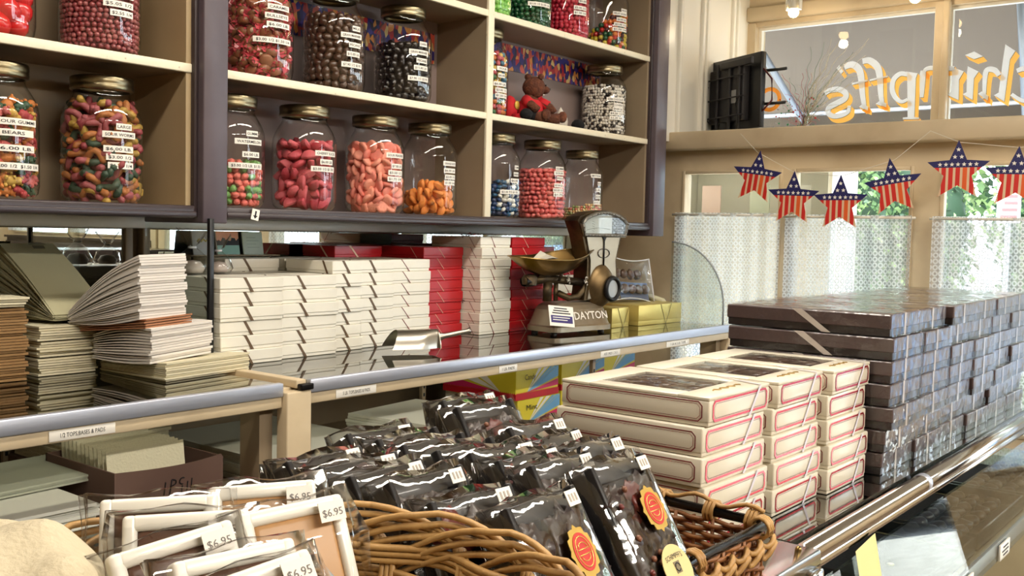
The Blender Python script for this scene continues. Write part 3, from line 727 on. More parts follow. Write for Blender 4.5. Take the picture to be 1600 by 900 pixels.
fill('peach', 1.834, Yj, JB, .182, 'coral pink sour peach disc in the sour peach jar', 'gummy_disc', 10, 'sour peach discs in the peach jar')
jar_(2.040, JB, 'jar of orange slices one third full, at the right end of the second bay', [('ORANGE SLICES', .141, .050, .040), ('$6.00 LB.', .122, .046, .040), ('$3.00 1/2', .105, .042, .042), ('$1.50 1/4', .089, .042, .040)], 18)
fill('orange', 2.040, Yj, JB, .085, 'orange sugared slice in the orange slice jar', 'gummy_slice', 11, 'orange slices in the orange jar', slope=.02)
# bay three, lower
jar_(2.345, JB, 'jar of blue and white candies, first in the lower right bay', [('GUMMI', .150, .020, .050), ('SHARKS', .130, .024, .048), ('$6.00', .111, .034, .042), ('$3.00 1/2 $1.50', .077, .070, .026)], 18, y=1.93)
def chunk(): return MB().blob(.013, .009, .007, .5, 2.0, 8, 1)
small(2.345, 1.93, JB, .100, .0085, [(28, 62, 110), (20, 44, 84), (232, 232, 224), (40, 92, 130)], 'heap of blue and white gummi pieces in the lower right bay', 12, fn=chunk, mats=True, slope=.015)
jar_(2.580, JB, 'jar of pink gummy pieces, middle of the lower right bay', [('GUMMI', .160, .036, .036), ('SOUR', .146, .044, .034), ('PIGS', .130, .030, .038), ('$7.00 LB.', .108, .040, .034), ('$3.50 1/2', .093, .044, .032), ('$1.75', .079, .040, .032)], 20, y=1.93)
small(2.580, 1.93, JB, .160, .0090, [(222, 106, 104), (230, 122, 116)], 'salmon pink gummy pieces in the middle jar of the lower right bay', 13, fn=chunk, mats=True)
jar_(2.802, JB, 'nearly empty jar with a thin layer of pastel sweets behind the scale head', [('SMOOTHIE MIX', .150, .046, .030), ('$6.00', .125, .018, .044), ('LB.', .104, .026, .040), ('$3.00', .082, .026, .040), ('$3.00 1/2', .062, .034, .036)], 20, y=1.93, scale=(.93, .94))
small(2.802, 1.93, JB, .048, .0048, [(222, 176, 116), (214, 130, 110), (150, 170, 110), (226, 206, 160)], 'thin layer of pastel sweets in the jar behind the scale head', 14, slope=.01, R=JR*.92)
# bay three, upper shelf
jar_(2.285, JU, 'jar of pale green sweets at the left end of the top right shelf', [('$3.00 1/2 $1.50', .060, .060, .020)], 18, y=1.93)
small(2.285, 1.93, JU, .19, .0088, [(120, 190, 84), (140, 206, 100)], 'pale green round sweets in the first jar of the top right shelf', 15, sub=2)
jar_(2.482, JU, 'jar of dark green sweets, second on the top right shelf', [('$3.00 1/2 $1.50 1/4', .070, .082, .024)], 14, y=1.93)
small(2.482, 1.93, JU, .19, .0088, [(20, 74, 44), (28, 92, 54)], 'dark green round sweets in the second jar of the top right shelf', 16, sub=2)
jar_(2.690, JU, 'jar of red cherry sweets, third on the top right shelf', [('$6.00', .120, .034, .038), ('$3.00 1/2', .098, .050, .030), ('$1.50 1/4', .082, .050, .030)], 14, y=1.93)
small(2.690, 1.93, JU, .19, .0085, [(176, 32, 54), (196, 50, 72)], 'crimson round sweets in the third jar of the top right shelf', 17, sub=2)
jar_(2.925, JU, 'jar of mixed fruit sweets, sloping fill, right end of the top shelf', [('FRUIT', .134, .030, .050), ('FRUIT SOURS', .122, .062, .034), ('$6.00 LB.', .103, .046, .040), ('$3.00 1/2', .086, .056, .036), ('$1.50 1/4', .070, .062, .034)], 14, y=1.93)
small(2.925, 1.93, JU, .085, .0088, [(214, 110, 34), (206, 186, 60), (70, 20, 34), (24, 84, 52), (190, 44, 40), (226, 130, 60)], 'orange, yellow, purple and green sweets sloping in the right end jar', 18, slope=.045, sub=2)
# bay three, middle shelf
jar_(2.285, JM, 'tall jar of layered mixed sweets half hidden behind the shelf divider', [('SOUR', .138, .05, .040), ('$6.00', .118, .028, .034), ('$6.00 LB.', .093, .05, .030), ('$3.00 1/2', .076, .05, .036), ('$1.50 1/4', .060, .05, .036)], 18, y=1.93, scale=(.92, 1.02))
small(2.285, 1.93, JM, .19, .0090, [(206, 120, 60), (60, 120, 150), (190, 80, 90), (210, 180, 90), (70, 120, 80)], 'pastel mixed sweets in the tall jar beside the plush bears', 19, sub=1, R=JR*.9)
jar_(2.925, JM, 'jar of black and white wrapped sweets right of the plush bears', [('DARK CHOCOLATE', .120, .074, .026), ('COVERED', .101, .040, .036), ('$9.00 LB.', .088, .044, .034), ('$4.50 1/2', .073, .054, .028), ('$2.25 1/4', .058, .054, .028)], 14, y=1.93, scale=(1.02, .96))
def wrapped(): return MB().blob(.0085, .0075, .0075, .2, 3, 2, 1)
small(2.925, 1.93, JM, .165, .0062, [(26, 18, 18), (222, 216, 204), (200, 192, 182), (232, 228, 220)], 'black and white speckled sweets in the jar beside the plush bears', 20, sub=1, tight=.7)

# ---------------------------------------------------------------- plush toys
FUR = mat('brown_fur', (84, 46, 30), .95, bump=(180, 1.0), vary=((120, 70, 46), 60, .45, .7))
REDC = mat('red_cloth', (190, 24, 34), .8, bump=(120, .2))
BLKF = mat('black_plush', (14, 14, 18), .95, bump=(150, .8))
WHTF = mat('white_plush', (216, 208, 196), .9, bump=(120, .5))
def fuzz(o, amp=.0016):
    for v in o.data.vertices: v.co += v.co.normalized()*noise.noise(v.co*260)*amp
z0 = JM
b = empty('plush_bear', (2.475, 1.905, z0), R_(-12))
tag(b, 'brown plush bear in a red shirt leaning on the wall shelf', 'plush toy')
mb = MB().blob(.036, .030, .044, .05, 3, 1, 3, 0, T(0, 0, .048)).blob(.036, .035, .034, .06, 3, 2, 3, 0, T(.012, -.004, .112)).blob(.016, .017, .013, .05, 3, 3, 2, 0, T(.042, -.020, .106)).ball((.0, .012, .144), .011).ball((.016, -.03, .142), .010)
mb.tube([(.03, -.02, .066), (.048, -.042, .05), (.056, -.050, .035)], .012, 10).tube([(-.03, -.02, .066), (-.03, -.046, .05), (-.02, -.06, .035)], .013, 10)
mb.tube([(.02, -.02, .018), (.05, -.05, .016), (.068, -.062, .018)], .016, 10).tube([(-.02, -.02, .018), (-.012, -.055, .016), (-.006, -.072, .018)], .016, 10)
mb.blob(.016, .012, .018, .1, 3, 4, 2, 0, T(.076, -.068, .022)).blob(.016, .012, .018, .1, 3, 5, 2, 0, T(-.004, -.082, .022))
o = mb.build('body', FUR, b); fuzz(o)
MB().lathe([(.028, .072), (.037, .064), (.041, .050), (.042, .028), (.040, .020)], 20).tube([(.028, -.012, .070), (.046, -.034, .056)], .0155, 12).tube([(-.028, -.012, .070), (-.031, -.038, .056)], .0165, 12).build('red_shirt', REDC, b)
t = MB(); 
for a in range(3): t.tube([(-.012+a*.006, -.0435, .040+.002*a), (-.008+a*.006, -.0440, .048-.002*a)], .0015, 5)
t.build('shirt_print', WHTF, b)
MB().ball((.056, -.026, .109), .0045, 0, 1).ball((.034, -.034, .118), .003, 0, 1).ball((.044, .004, .120), .003, 0, 1).build('eyes_and_nose', BLACK, b)
b = empty('plush_toy', (2.560, 1.955, z0), R_(-6))
tag(b, 'red plush toy with a white puffy hat behind the brown bear', 'plush toy')
o = MB().blob(.034, .030, .046, .06, 3, 6, 3, 0, T(0, 0, .047)).blob(.028, .026, .026, .05, 3, 7, 2, 0, T(0, 0, .10)).tube([(.03, -.01, .07), (.05, -.03, .045)], .013, 10).tube([(.015, -.02, .015), (.05, -.05, .014)], .015, 10).build('body', REDC, b)
MB().blob(.026, .024, .018, .1, 3, 1, 2, 0, T(.0, 0, .128)).blob(.020, .018, .014, .15, 3, 2, 2, 0, T(.008, -.006, .148)).build('hat', WHTF, b)
MB().ball((.018, -.022, .104), .006, 0, 1).ball((.026, -.006, .106), .006, 0, 1).build('eyes', WHTF, b)
t = MB().lathe([(0, .002), (.010, .002), (.010, 0)], 16, 0, T(.03, -.034, .045) @ RX(90)); t.build('emblem', mat('emblem_gold', (206, 170, 70), .5), b)
b = empty('plush_toy', (2.405, 1.93, z0), R_(10))
tag(b, 'red and gold plush figure left of the brown bear with black shoes', 'plush toy')
o = MB().blob(.026, .026, .040, .06, 3, 8, 3, 0, T(0, 0, .04)).tube([(-.008, -.02, .012), (-.012, -.052, .012)], .012, 10).tube([(.014, -.02, .012), (.022, -.052, .012)], .012, 10).build('body', REDC, b)
MB().lathe([(0, .003), (.013, .003), (.013, 0)], 16, 0, T(0, -.026, .05) @ RX(90)).build('emblem', mat('emblem_gold', (206, 170, 70), .5), b)
MB().blob(.020, .020, .018, .06, 3, 9, 2, 0, T(-.014, -.066, .020)).blob(.022, .020, .019, .06, 3, 9, 2, 0, T(.030, -.066, .020)).build('black_shoes', BLKF, b)
b = empty('plush_toy', (2.700, 1.93, z0), 0)
tag(b, 'white plush toy with a round black foot between the bear and the speckled jar', 'plush toy')
MB().blob(.022, .028, .030, .15, 3, 3, 2, 0, T(0, .02, .030)).lathe([(.016, 0), (.010, .018), (.0, .034)], 12, 0, T(.0, .02, .045)).build('body', WHTF, b)
MB().blob(.024, .022, .019, .05, 3, 4, 2, 0, T(.030, -.030, .020)).build('black_foot', BLKF, b)

# ================================================================ BOX STACKS ON THE BACK COUNTER
ORD = ['top', '2nd from top', '3rd from top', '4th from top', '5th from top', '6th from top', '7th from top', '8th from top', 'lowest']
def lidded(w, d, h, card, band, bandx, slant, label, name='candy_box', group=None, twist=0, bt=.0045, bow=False):
    """box with lid line and a band that slants over front and lid; origin at the front left bottom corner"""
    e = tag(empty(name), label, 'box', group)
    MB().rbox(.0015, w-.0015, .0015, d-.0015, 0, h*.40, .0012, 0, None, 1, False).build('base', card, e)
    MB().rbox(0, w, 0, d, h*.24, h, .0014, 0, None, 1, False).build('lid', card, e)
    b = MB(); x0, x1 = bandx, bandx+slant; t = .0009
    b.add([(x0, -t, h+t), (x0+bt, -t, h+t), (x1+bt, -t, 0), (x1, -t, 0), (x0, .0005, h+t), (x0+bt, .0005, h+t), (x1+bt, .0005, 0), (x1, .0005, 0)],
          [(0, 3, 2, 1), (0, 4, 7, 3), (1, 2, 6, 5), (0, 1, 5, 4)])
    y1 = min(d, w*.55); k = max(.002, x0-.04)
    b.add([(x0, -t, h+t), (x0+bt, -t, h+t), (k+bt, y1, h+t), (k, y1, h+t)], [(0, 1, 2, 3)])
    b.add([(-t, y1*.55, h+t), (-t, y1*.55+bt, h+t), (-t, y1*.25+bt, 0), (-t, y1*.25, 0), (k, y1, h+t), (k, y1+bt, h+t)], [(0, 1, 2, 3), (0, 4, 5, 1)])
    if bow:
        b.tube([(.002, .06, h+.001), (.012, .05, h+.012), (.022, .055, h+.010), (.014, .06, h+.002), (.03, .045, h+.008), (.036, .06, h+.004)], .0011, 5)
        b.tube([(.0, .06, h+.001), (-.006, .07, h+.006), (-.008, .06, h-.004)], .0011, 5)
    b.build('band', band, e)
    return e
def stack(x, y, w, d, n, card, band, stackname, colname, bandx, slant, bt=.007, jit=.003, h=.031, group='banded candy boxes on the back counter', special=None, bows=(), jx=None, ytop=0):
    random.seed(int(x*1000)+n)
    protos = {}
    for k in range(n):      # k from the bottom
        fromtop = n-1-k
        c, bd = (card, band) if not special or fromtop not in special else special[fromtop][:2]
        key = (c.name, fromtop in bows)
        cn = colname
        if special and fromtop in special: c, bd, cn = special[fromtop]
        lab = '%s, %s in %s' % (cn, 'lowest' if k == 0 else ORD[fromtop], stackname)
        if key not in protos:
            o = lidded(w, d, h-.0005, c, bd, bandx, slant, lab, group=group, bt=bt, bow=fromtop in bows); protos[key] = (o, snapshot(o)); first = True
        else:
            o = copy_tree(protos[key][0], None, protos[key][1]); o['label'] = lab
        o.location = (x+random.uniform(-jit, jit), y+random.uniform(-jit, jit), CZ+.0005+k*h)
        o.rotation_euler = (0, 0, R_(random.uniform(-.8, .8)))
WB = 'white brown-banded candy box'; WS = 'white string-tied candy box'; RB = 'red pale-banded candy box'
stack(1.262, 1.772, .165, .21, 6, WBOX, RIBB, 'the leftmost white stack', WB, .058, .020)
stack(1.430, 1.785, .165, .21, 6, WBOX, RIBB, 'the second white stack from the left', WB, .045, .022)
stack(1.602, 1.812, .098, .17, 7, WBOX, RIBB, 'the narrow white stack, left of two', WB, .030, .022)
stack(1.703, 1.820, .115, .17, 7, WBOX, RIBB, 'the narrow white stack, right of two', WB, .028, .022)
stack(1.822, 1.842, .155, .17, 7, WBOX, RSTR, 'the white stack touching the first red one', WS, .045, .03, bt=.002)
stack(2.000, 1.895, .165, .17, 8, RBOX, WSTR, 'the red stack between white stacks', RB, .055, .03, bt=.002)
stack(2.172, 1.832, .138, .19, 9, WBOX, RSTR, 'the tall white stack by the scale pan', WS, .045, .02, bt=.002, bows=(0, 3, 6))
stack(2.318, 1.838, .162, .17, 9, RBOX, WSTR, 'the red stack behind the scale pan', RB, .050, .028, bt=.002)
# back rows, seen over the front ones
stack(1.44, 2.006, .16, .13, 7, WBOX, RIBB, 'the rear stack over the leftmost stacks', WB, .050, .022)
stack(1.61, 1.996, .17, .13, 7, WBOX, RIBB, 'the rear stack over the narrow stacks', WB, .11, -.03)
stack(1.79, 2.016, .175, .13, 8, WBOX, RIBB, 'the red-topped rear stack, left one', WB, .05, .03, special={0: (RBOX, WSTR, RB)})
stack(1.97, 2.070, .185, .09, 8, WBOX, RIBB, 'the red-topped rear stack, right one', WB, .05, .03, special={0: (RBOX, WSTR, RB)})
stack(2.500, 1.93, .16, .17, 8, RBOX, WSTR, 'the mixed stack behind the scale', RB, .05, .03, bt=.002,
      special={3: (WBOX, RSTR, WS), 1: (WBOX, RSTR, WS), 6: (WBOX, RSTR, WS)})
stack(2.665, 1.93, .15, .17, 7, RBOX, WSTR, 'the low stack behind the scale column', RB, .05, .03, bt=.002, special={2: (WBOX, RSTR, WS), 3: (WBOX, RSTR, WS)})
# small things on the boxes at the left: clear bags and cards in front of the mirror
def cellobag(x, y, z, s, label):
    random.seed(int(x*999)); e = tag(empty('clear_bag', (x, y, z)), label, 'bag', 'tied clear bags')
    mb = MB().lathe([(.0, .0), (.028*s, .001), (.032*s, .012*s), (.026*s, .034*s), (.010*s, .048*s), (.006*s, .053*s), (.014*s, .064*s), (.030*s, .086*s)], 20)
    for i, v in enumerate(mb.v):
        q = 1+.25*noise.noise(Vector(v)*90+Vector((x*50, 0, 0))); mb.v[i] = (v[0]*q, v[1]*q, v[2]+(.006*math.sin(i*2.1) if v[2] > .06*s else 0))
    mb.build('wrap', CELLOC, e)
    MB().lathe([(0, .003), (.02*s, .003), (.024*s, .012*s), (.016*s, .024*s), (0, .027*s)], 14).build('sweets', mat('pale_sweets', (214, 200, 190), .5), e)
    MB().lathe([(.0075*s, .049*s), (.0085*s, .051*s), (.0075*s, .053*s)], 12).build('tie', mat('white_tie', (230, 230, 235), .4), e)
cellobag(1.300, 1.93, CZ+.1875, 1.15, 'tied clear bag with a ruffled top left of the black upright')
cellobag(1.375, 1.94, CZ+.1875, 1.0, 'tied clear bag right of the black upright, in front of the mirror')
def card(x, y, z, w, h, m, label, extra=None):
    mb = MB().rbox(-w/2, w/2, 0, .004, 0, h, .0008)
    o = mb.build('greeting_card', m, loc=(x, y, z), rot=(R_(-10), 0, R_(4)))
    tag(o, label, 'card', 'picture cards leaning above the boxes')
    if extra: extra(o, w, h)
def sunset(o, w, h):
    random.seed(4); mb = MB()
    mb.box(-w/2+.001, w/2-.001, -.0008, -.0001, h*.55, h-.001, 0).box(-w/2+.001, w/2-.001, -.0008, -.0001, .001, h*.45, 1)
    p = [(-w/2+.001, h*.40)]+[(-w/2+.001+(w-.002)*i/22, h*(.56+random.random()*.18)) for i in range(23)]+[(w/2-.001, h*.40)]
    mb.prism(p, .0006, lambda u, v, q: (u, -.0009-q, v), 2)
    mb.build('picture', [mat('sunset_orange', (240, 170, 130), .4), mat('teal_water', (150, 205, 190), .4), INK], o)
def goldmark(o, w, h):
    mb = MB().tube([(-w*.28, -.001, h*.55), (-w*.18, -.001, h*.66), (-w*.08, -.001, h*.55), (w*.02, -.001, h*.66), (w*.12, -.001, h*.56), (w*.26, -.001, h*.66)], .0022, 5); mb.build('gilt_mark', GOLDC, o)
def lines(o, w, h):
    mb = MB()
    for k in range(4): mb.box(-w*.3, w*.3-.01*(k % 2), -.0007, -.0001, h*(.3+.14*k), h*(.33+.14*k))
    mb.build('faint_lines', mat('faint_green', (176, 196, 180), .5), o)
card(1.472, 2.135, CZ+.222, .062, .060, mat('card_grey', (205, 205, 205), .4), 'pale grey card with a gilt mark, left of the sunset card', goldmark)
card(1.545, 2.135, CZ+.222, .072, .060, mat('card_white', (230, 228, 220), .4), 'card with an orange sunset over teal water above the white boxes', sunset)
card(1.622, 2.135, CZ+.222, .066, .060, mat('card_mint', (206, 222, 206), .4), 'pale mint card right of the sunset card', lines)
MBx = MB().rbox(-.12, .12, -.012, .012, 0, .003, .001)
# low shelf under cards
o = MB().rbox(1.43, 1.70, 2.128, 2.172, CZ+.2185, CZ+.2215, .001).build('card_ledge', CREAM); tag(o, 'narrow ledge carrying the three picture cards below the shelf', 'ledge')
tag(MB().rbox(1.435, 1.445, 2.150, 2.172, CZ+.0, CZ+.218, .001).rbox(1.68, 1.69, 2.150, 2.172, CZ+.0, CZ+.218, .001).build('ledge_bracket', CREAM), 'slim bracket holding the card ledge from below', 'bracket')

# ---------------------------------------------------------------- gold boxes and pillow pack
def gold(x, w, h, d, label, y=1.685, rz=-3):
    e = tag(empty('gold_box', (x, y, CZ+.0005), R_(rz)), label, 'box', 'gold boxes at the window end')
    MB().rbox(0, w, 0, d, 0, h*.5, .001).build('base', GOLDC, e); MB().rbox(-.001, w+.001, -.001, d+.001, h*.22, h, .0015).build('lid', GOLDC, e)
    b = MB()
    for s in (-1, 1):
        c = w*.62; b.add([(c+s*.032, -.0020, h), (c+s*.032+.003, -.0020, h), (c+.003, -.0020, 0), (c, -.0020, 0)], [(0, 3, 2, 1)])
        b.add([(c+s*.032, -.0020, h+.0008), (c+s*.032+.003, -.0020, h+.0008), (c+s*.07, d*.8, h+.0008), (c+s*.07-.003, d*.8, h+.0008)], [(0, 1, 2, 3)])
    b.build('ribbon', mat('dull_gold_ribbon', (120, 104, 50), .4, .5), e)
gold(2.790, .255, .066, .17, 'wide gold foil box with crossed ribbons at the end of the counter')
gold(2.655, .10, .062, .13, 'small gold foil box squeezed between the scale and the wide gold box', 1.70, 0)
e = tag(empty('pillow_pack', (2.905, 1.775, CZ+.068), 0, (R_(-14), R_(4), R_(-6))), 'clear pillow shaped gift pack with chocolates standing on the gold box', 'gift box')
def pil(u, v, s):
    x, z = (u-.5)*.235, v*.155; bulge = .030*(1-(2*v-1)**4)**.5*max(0, 1-abs(2*u-1)**2.2)
    return (x, s*bulge, z+.006*math.cos(math.pi*(u-.5)*1.0)*(2*v-1)*-2.2)
mb = MB().grid(lambda u, v: pil(u, v, -1), 22, 14).grid(lambda u, v: pil(u, v, 1), 22, 14); mb.build('clear_shell', SHRINK, e)
mb = MB()
for k in range(9): mb.blob(.019, .012, .017, .3, 2.5, k, 2, 0, T(-.075+.037*(k % 5), 0, .045+.05*(k//5)))
mb.build('chocolates', MILK, e)
MB().grid(lambda u, v: ((u-.5)*.21, .012+.008*math.sin(u*3.1), .012+v*.06), 8, 4).build('blue_liner', mat('blue_liner', (96, 116, 160), .25), e)
mb = MB().tube([(x_, 0, z_) for x_, y_, z_ in [pil(u/10, 0, 1) for u in range(11)]], .0022, 6).tube([pil(u/10, 1, 0) for u in range(11)], .0022, 6).tube([pil(0, v/6, 0) for v in range(7)], .0018, 6).tube([pil(1, v/6, 0) for v in range(7)], .0018, 6)
mb.build('seam', mat('clear_seam', (222, 224, 226), .3), e)

# ---------------------------------------------------------------- brass scoop
e = tag(empty('metal_scoop', (1.80, 1.655, CZ+.057), 0, (R_(180), 0, R_(-28))), 'steel candy scoop lying on the glass counter in front of the boxes', 'scoop')
def sc(u, v):  # trough open at left end
    a = math.pi*(.06+.88*u); w_ = .040*(.55+.45*min(1, v*2.6))
    return (-.125*v*(1-.18*math.sin(math.pi*u)**1), -w_*math.cos(a)*1.15, .052-.050*math.sin(a)*(.6+.4*min(1, v*3)) if False else .055*(1-math.sin(a)*.98))
MB().grid(sc, 18, 12).prism([(-.046*math.cos(math.pi*(.06+.88*k/16))*.72, .055*(1-math.sin(math.pi*(.06+.88*k/16))*.98)) for k in range(17)], .002, lambda u, v, q: (q-.001, u, v)).build('bowl', mat('scoop_steel', (176, 170, 158), .3, 1.0, bump=(30, .1)), e)
MB().lathe([(.011, 0), (.010, .01), (.0065, .02), (.006, .08), (.008, .088), (.0, .091)], 12, 0, T(0, 0, .022) @ RY(100)).build('handle', mat('scoop_steel', (176, 170, 158), .3, 1.0), e)

# ================================================================ COUNTER SCALE
e = tag(empty('counter_scale', (2.262, 1.690, CZ+.0005), R_(-9)), 'antique brass counter scale with fan shaped head and shallow pan', 'scale')
# cast base: flared plinth, 0.27 wide
def slab(mb, prof, mi=0):
    """stack of rounded rectangles (x0, x1, y0, y1, z)"""
    n = 28; rings = []
    for x0, x1, y0, y1, z in prof:
        cx, cy, a, b = (x0+x1)/2, (y0+y1)/2, (x1-x0)/2, (y1-y0)/2; r = []
        for k in range(n):
            t = 2*math.pi*k/n; c, s_ = math.cos(t), math.sin(t); p = .28
            r.append((cx+a*math.copysign(abs(c)**p, c), cy+b*math.copysign(abs(s_)**p, s_), z))
        rings.append(r)
    vs = [q for r in rings for q in r]
    fs = [(i*n+k, i*n+(k+1) % n, (i+1)*n+(k+1) % n, (i+1)*n+k) for i in range(len(rings)-1) for k in range(n)]
    fs += [tuple(range(n))[::-1], tuple((len(rings)-1)*n+k for k in range(n))]
    mb.add(vs, fs, mi, False)
b = MB(); slab(b, [(.062, .318, 0, .13, .008), (.062, .318, 0, .13, .022), (.068, .314, .004, .128, .026), (.072, .312, .008, .126, .036), (.084, .304, .020, .118, .070), (.094, .298, .026, .114, .082), (.115, .285, .036, .108, .090)])
b.build('base', [PEWT], e)
for x in (.085, .285):
    for y in (.025, .105): MB().lathe([(.010, 0), (.010, .008), (0, .008)], 12, 0, T(x, y, 0)).build('foot', IRON, e)
fy = lambda v: .008+(v-.036)*(.012/.034)
t = MB(); put_text(t, 'DAYTON', .031, lambda u, v: (.226+u, fy(.053+v)-.0018, .053+v), 0, fit=.142, bold=.012); t.build('lettering', mat('white_relief', (236, 228, 214), .4), e)
s_ = MB().box(-.046, .046, -.0008, 0, -.030, .030, 0).box(-.040, .040, -.0014, -.0009, -.020, .001, 1)
for k in range(3): s_.box(-.034+.004*k, .034-.006*k, -.0014, -.0009, .007+.007*k, .010+.007*k, 2)
for k in range(2): s_.box(-.034, .030-.01*k, -.0019, -.0015, -.006-.007*k, -.0035-.007*k, 0)
s_.build('paper_sign', [PAPER, mat('purple_print', (58, 46, 110), .5), INK], e, loc=(.085, -.004, .056), rot=(R_(-18), R_(6), R_(-6)))
HD = dict(loc=(.292-.163*1.42, -.052, 0), scl=(1.42, 1, 1))
# tall column / fan housing
fr = [(.110, .095), (.228, .095), (.214, .150), (.208, .215), (.222, .290), (.240, .332), (.236, .346), (.212, .358), (.170, .366), (.128, .360), (.092, .345), (.085, .332), (.100, .290), (.117, .215), (.116, .15)]
MB().prism([(x-.0, z) for x, z in fr], .055, lambda u, v, q: (u, .085+q, v)).build('housing', CASTB, e, **HD)
inn = [(.118, .10), (.220, .10), (.206, .150), (.201, .215), (.214, .285), (.206, .288), (.118, .288), (.110, .285), (.124, .215), (.124, .15)]
MB().prism(inn, .004, lambda u, v, q: (u, .084-q, v)).build('face_plate', PEWT, e, **HD)
# fan window with beaded frame
fan = [(.100, .290), (.226, .290), (.234, .325)]+[(.163+.078*math.cos(a), .300+.058*math.sin(a)) for a in [R_(28+k*124/9) for k in range(10)]]+[(.092, .325)]
ring = MB(); P = [(x, .076, z) for x, z in fan]; ring.tube(P, .0058, 8, closed=True)
for i in range(len(P)):
    a, c = Vector(P[i]), Vector(P[(i+1) % len(P)]); n = max(1, int((c-a).length/.009))
    for k in range(n): ring.ball(tuple(a+(c-a)*k/n+Vector((0, -.005, 0))), .0028, 0, 1)
ring.build('window_rim', mat('dark_pewter', (120, 116, 108), .4, .8), e, **HD)
MB().prism([(.163+(x-.163)*.97, .318+(z-.318)*.95) for x, z in fan], .002, lambda u, v, q: (u, .082-q, v)).build('window_back', mat('dark_inside', (60, 54, 44), .6), e, **HD)
MB().prism([(.104, .294), (.186, .294), (.186, .352), (.150, .352), (.112, .338), (.100, .322)], .0008, lambda u, v, q: (u, .0795-q, v)).build('price_chart', mat('chart_paper', (196, 200, 196), .4), e, **HD)
a_ = MB()
for k in range(5): a_.tube([(.120+.012*math.cos(q), .0785, .300+.007*k+.004*math.sin(q)) for q in [0, .6, 1.2]], .0005, 4)
a_.tube([(.108+.02*k*.9, .0785, .305+.008*math.sin(k*.7)) for k in range(5)], .0006, 4); a_.build('chart_lines', mat('chart_lines', (120, 120, 116), .5), e, **HD)
MB().prism([(.163+(x-.163)*.95, .318+(z-.318)*.93) for x, z in fan], .0008, lambda u, v, q: (u, .0745-q, v)).build('window_glass', film('scale_glass', (.95, .96, .95), 1.5, .02, gain=1.2), e, **HD)
MB().tube([(.163, .0785, .280), (.163, .0785, .20)], .0022, 6).prism([(.157, .286), (.169, .286), (.163, .272)], .003, lambda u, v, q: (u, .079-q, v)).build('pointer', IRON, e, **HD)
o = MB()
for s in (-1, 1):
    o.tube([(.163+s*(.004+.014*math.sin(q)), .0785, .236+.013*math.cos(q)) for q in [k*.5 for k in range(8)]], .0016, 5)
o.build('scroll_ornament', mat('dark_pewter', (120, 116, 108), .4, .8), e, **HD)
# domed lower casing and round dial
MB().blob(.056, .040, .068, 0, 1, 0, 3, 0, T(.285, .040, .138)).build('dome', mat('dome_brass', (140, 116, 80), .42, .8, vary=((96, 78, 52), 14, .4, .65)), e)
d = MB().lathe([(.020, .0), (.036, .0), (.040, .006), (.038, .012), (.030, .014), (.027, .010), (.026, .006)], 36, 0, T(.302, .004, .130) @ RZ(6) @ RX(90)); d.build('dial_rim', IRON, e)
MB().lathe([(0, .007), (.027, .007)], 30, 0, T(.302, .004, .130) @ RZ(6) @ RX(90)).build('dial_glass', mat('dial_face', (150, 152, 148), .1, coat=1.0), e)
# beam, posts, counterweights
MB().tube([(.020, .06, .168), (.052, .055, .175), (.09, .052, .172), (.17, .052, .160)], .013, 10).tube([(.062, .055, .17), (.062, .055, .104)], .011, 10).tube([(.088, .055, .16), (.088, .055, .104)], .006, 8).tube([(.09, .05, .13), (.12, .045, .112), (.15, .045, .116), (.17, .045, .14), (.175, .045, .165)], .010, 8).lathe([(.018, 0), (.020, .02), (.014, .03)], 12, 0, T(.012, .06, .158)).build('beam_linkage', CASTB, e, scl=(1.35, 1, .92))
MB().lathe([(.016, 0), (.018, .012), (.016, .024), (.0, .024)], 14, 0, T(-.005, .06, .168) @ RY(90)).lathe([(.013, 0), (.013, .035), (0, .035)], 14, 0, T(.02, .06, .155)).build('counterweight', IRON, e, scl=(1.3, 1, .92))
for i, (x, z, sg) in enumerate(((.150, .158, 1), (.225, .152, -1))):
    k = MB()
    for q in (-1, 1): k.tube([(x+q*.005*math.cos(a), .033, z+q*.007+.006*math.sin(a)) for a in [R_(j*50) for j in range(6)]], .0022, 6)
    k.lathe([(.0, .004), (.006, .004), (.006, 0)], 12, 0, T(x, .038, z) @ RX(90)); k.build('clamp_badge', mat('badge_white', (214, 208, 196), .4, .4), e)
# pan: shallow boat, pour lip at right
def pan(u, v):
    a = 2*math.pi*u; r = v; x = math.cos(a); y = math.sin(a)
    lip = 1+.32*max(0, x)**6
    X = .125*x*lip*r; Y = .078*y*r*(1-.50*max(0, x)**3)
    return (X, Y, .046*(r**2.2)+.012*max(0, x)*r**3+.004*math.cos(2*a)*r**3)
pn = MB().grid(lambda u, v: pan(u, .02+.98*v), 48, 10); pn.tube([pan(k/48, 1) for k in range(48)], .0018, 6, closed=True)
pn.build('pan', BRASS, e, loc=(.098, .055, .170), rot=(R_(3), R_(-2), R_(4)), scl=(1.32, 1.05, 1.25))
MB().tube([(.062, .055, .17), (.055, .052, .20), (.045, .05, .212)], .008, 8).tube([(.02, .05, .205), (.06, .05, .206), (.09, .05, .215)], .006, 8).tube([(.070, .03, .19), (.083, .03, .215), (.085, .03, .225)], .004, 8).ball((.085, .028, .228), .006).build('pan_yoke', CASTB, e, loc=(.02, 0, -.035), scl=(1.2, 1, 1))
pp = MB().add([(-.085, -.02, .030), (-.04, .035, .022), (.028, .03, .040), (-.005, -.045, .034), (-.045, -.062, .040), (.0, .03, .052)], [(0, 1, 4), (1, 3, 4), (1, 2, 3), (1, 5, 2)])
tag(pp.build('paper_liner', mat('waxed_paper', (205, 200, 186), .5), loc=(2.345, 1.725, CZ+.1895), rot=(R_(2), R_(-3), R_(-6))), 'folded white paper lying in the scale pan', 'paper')

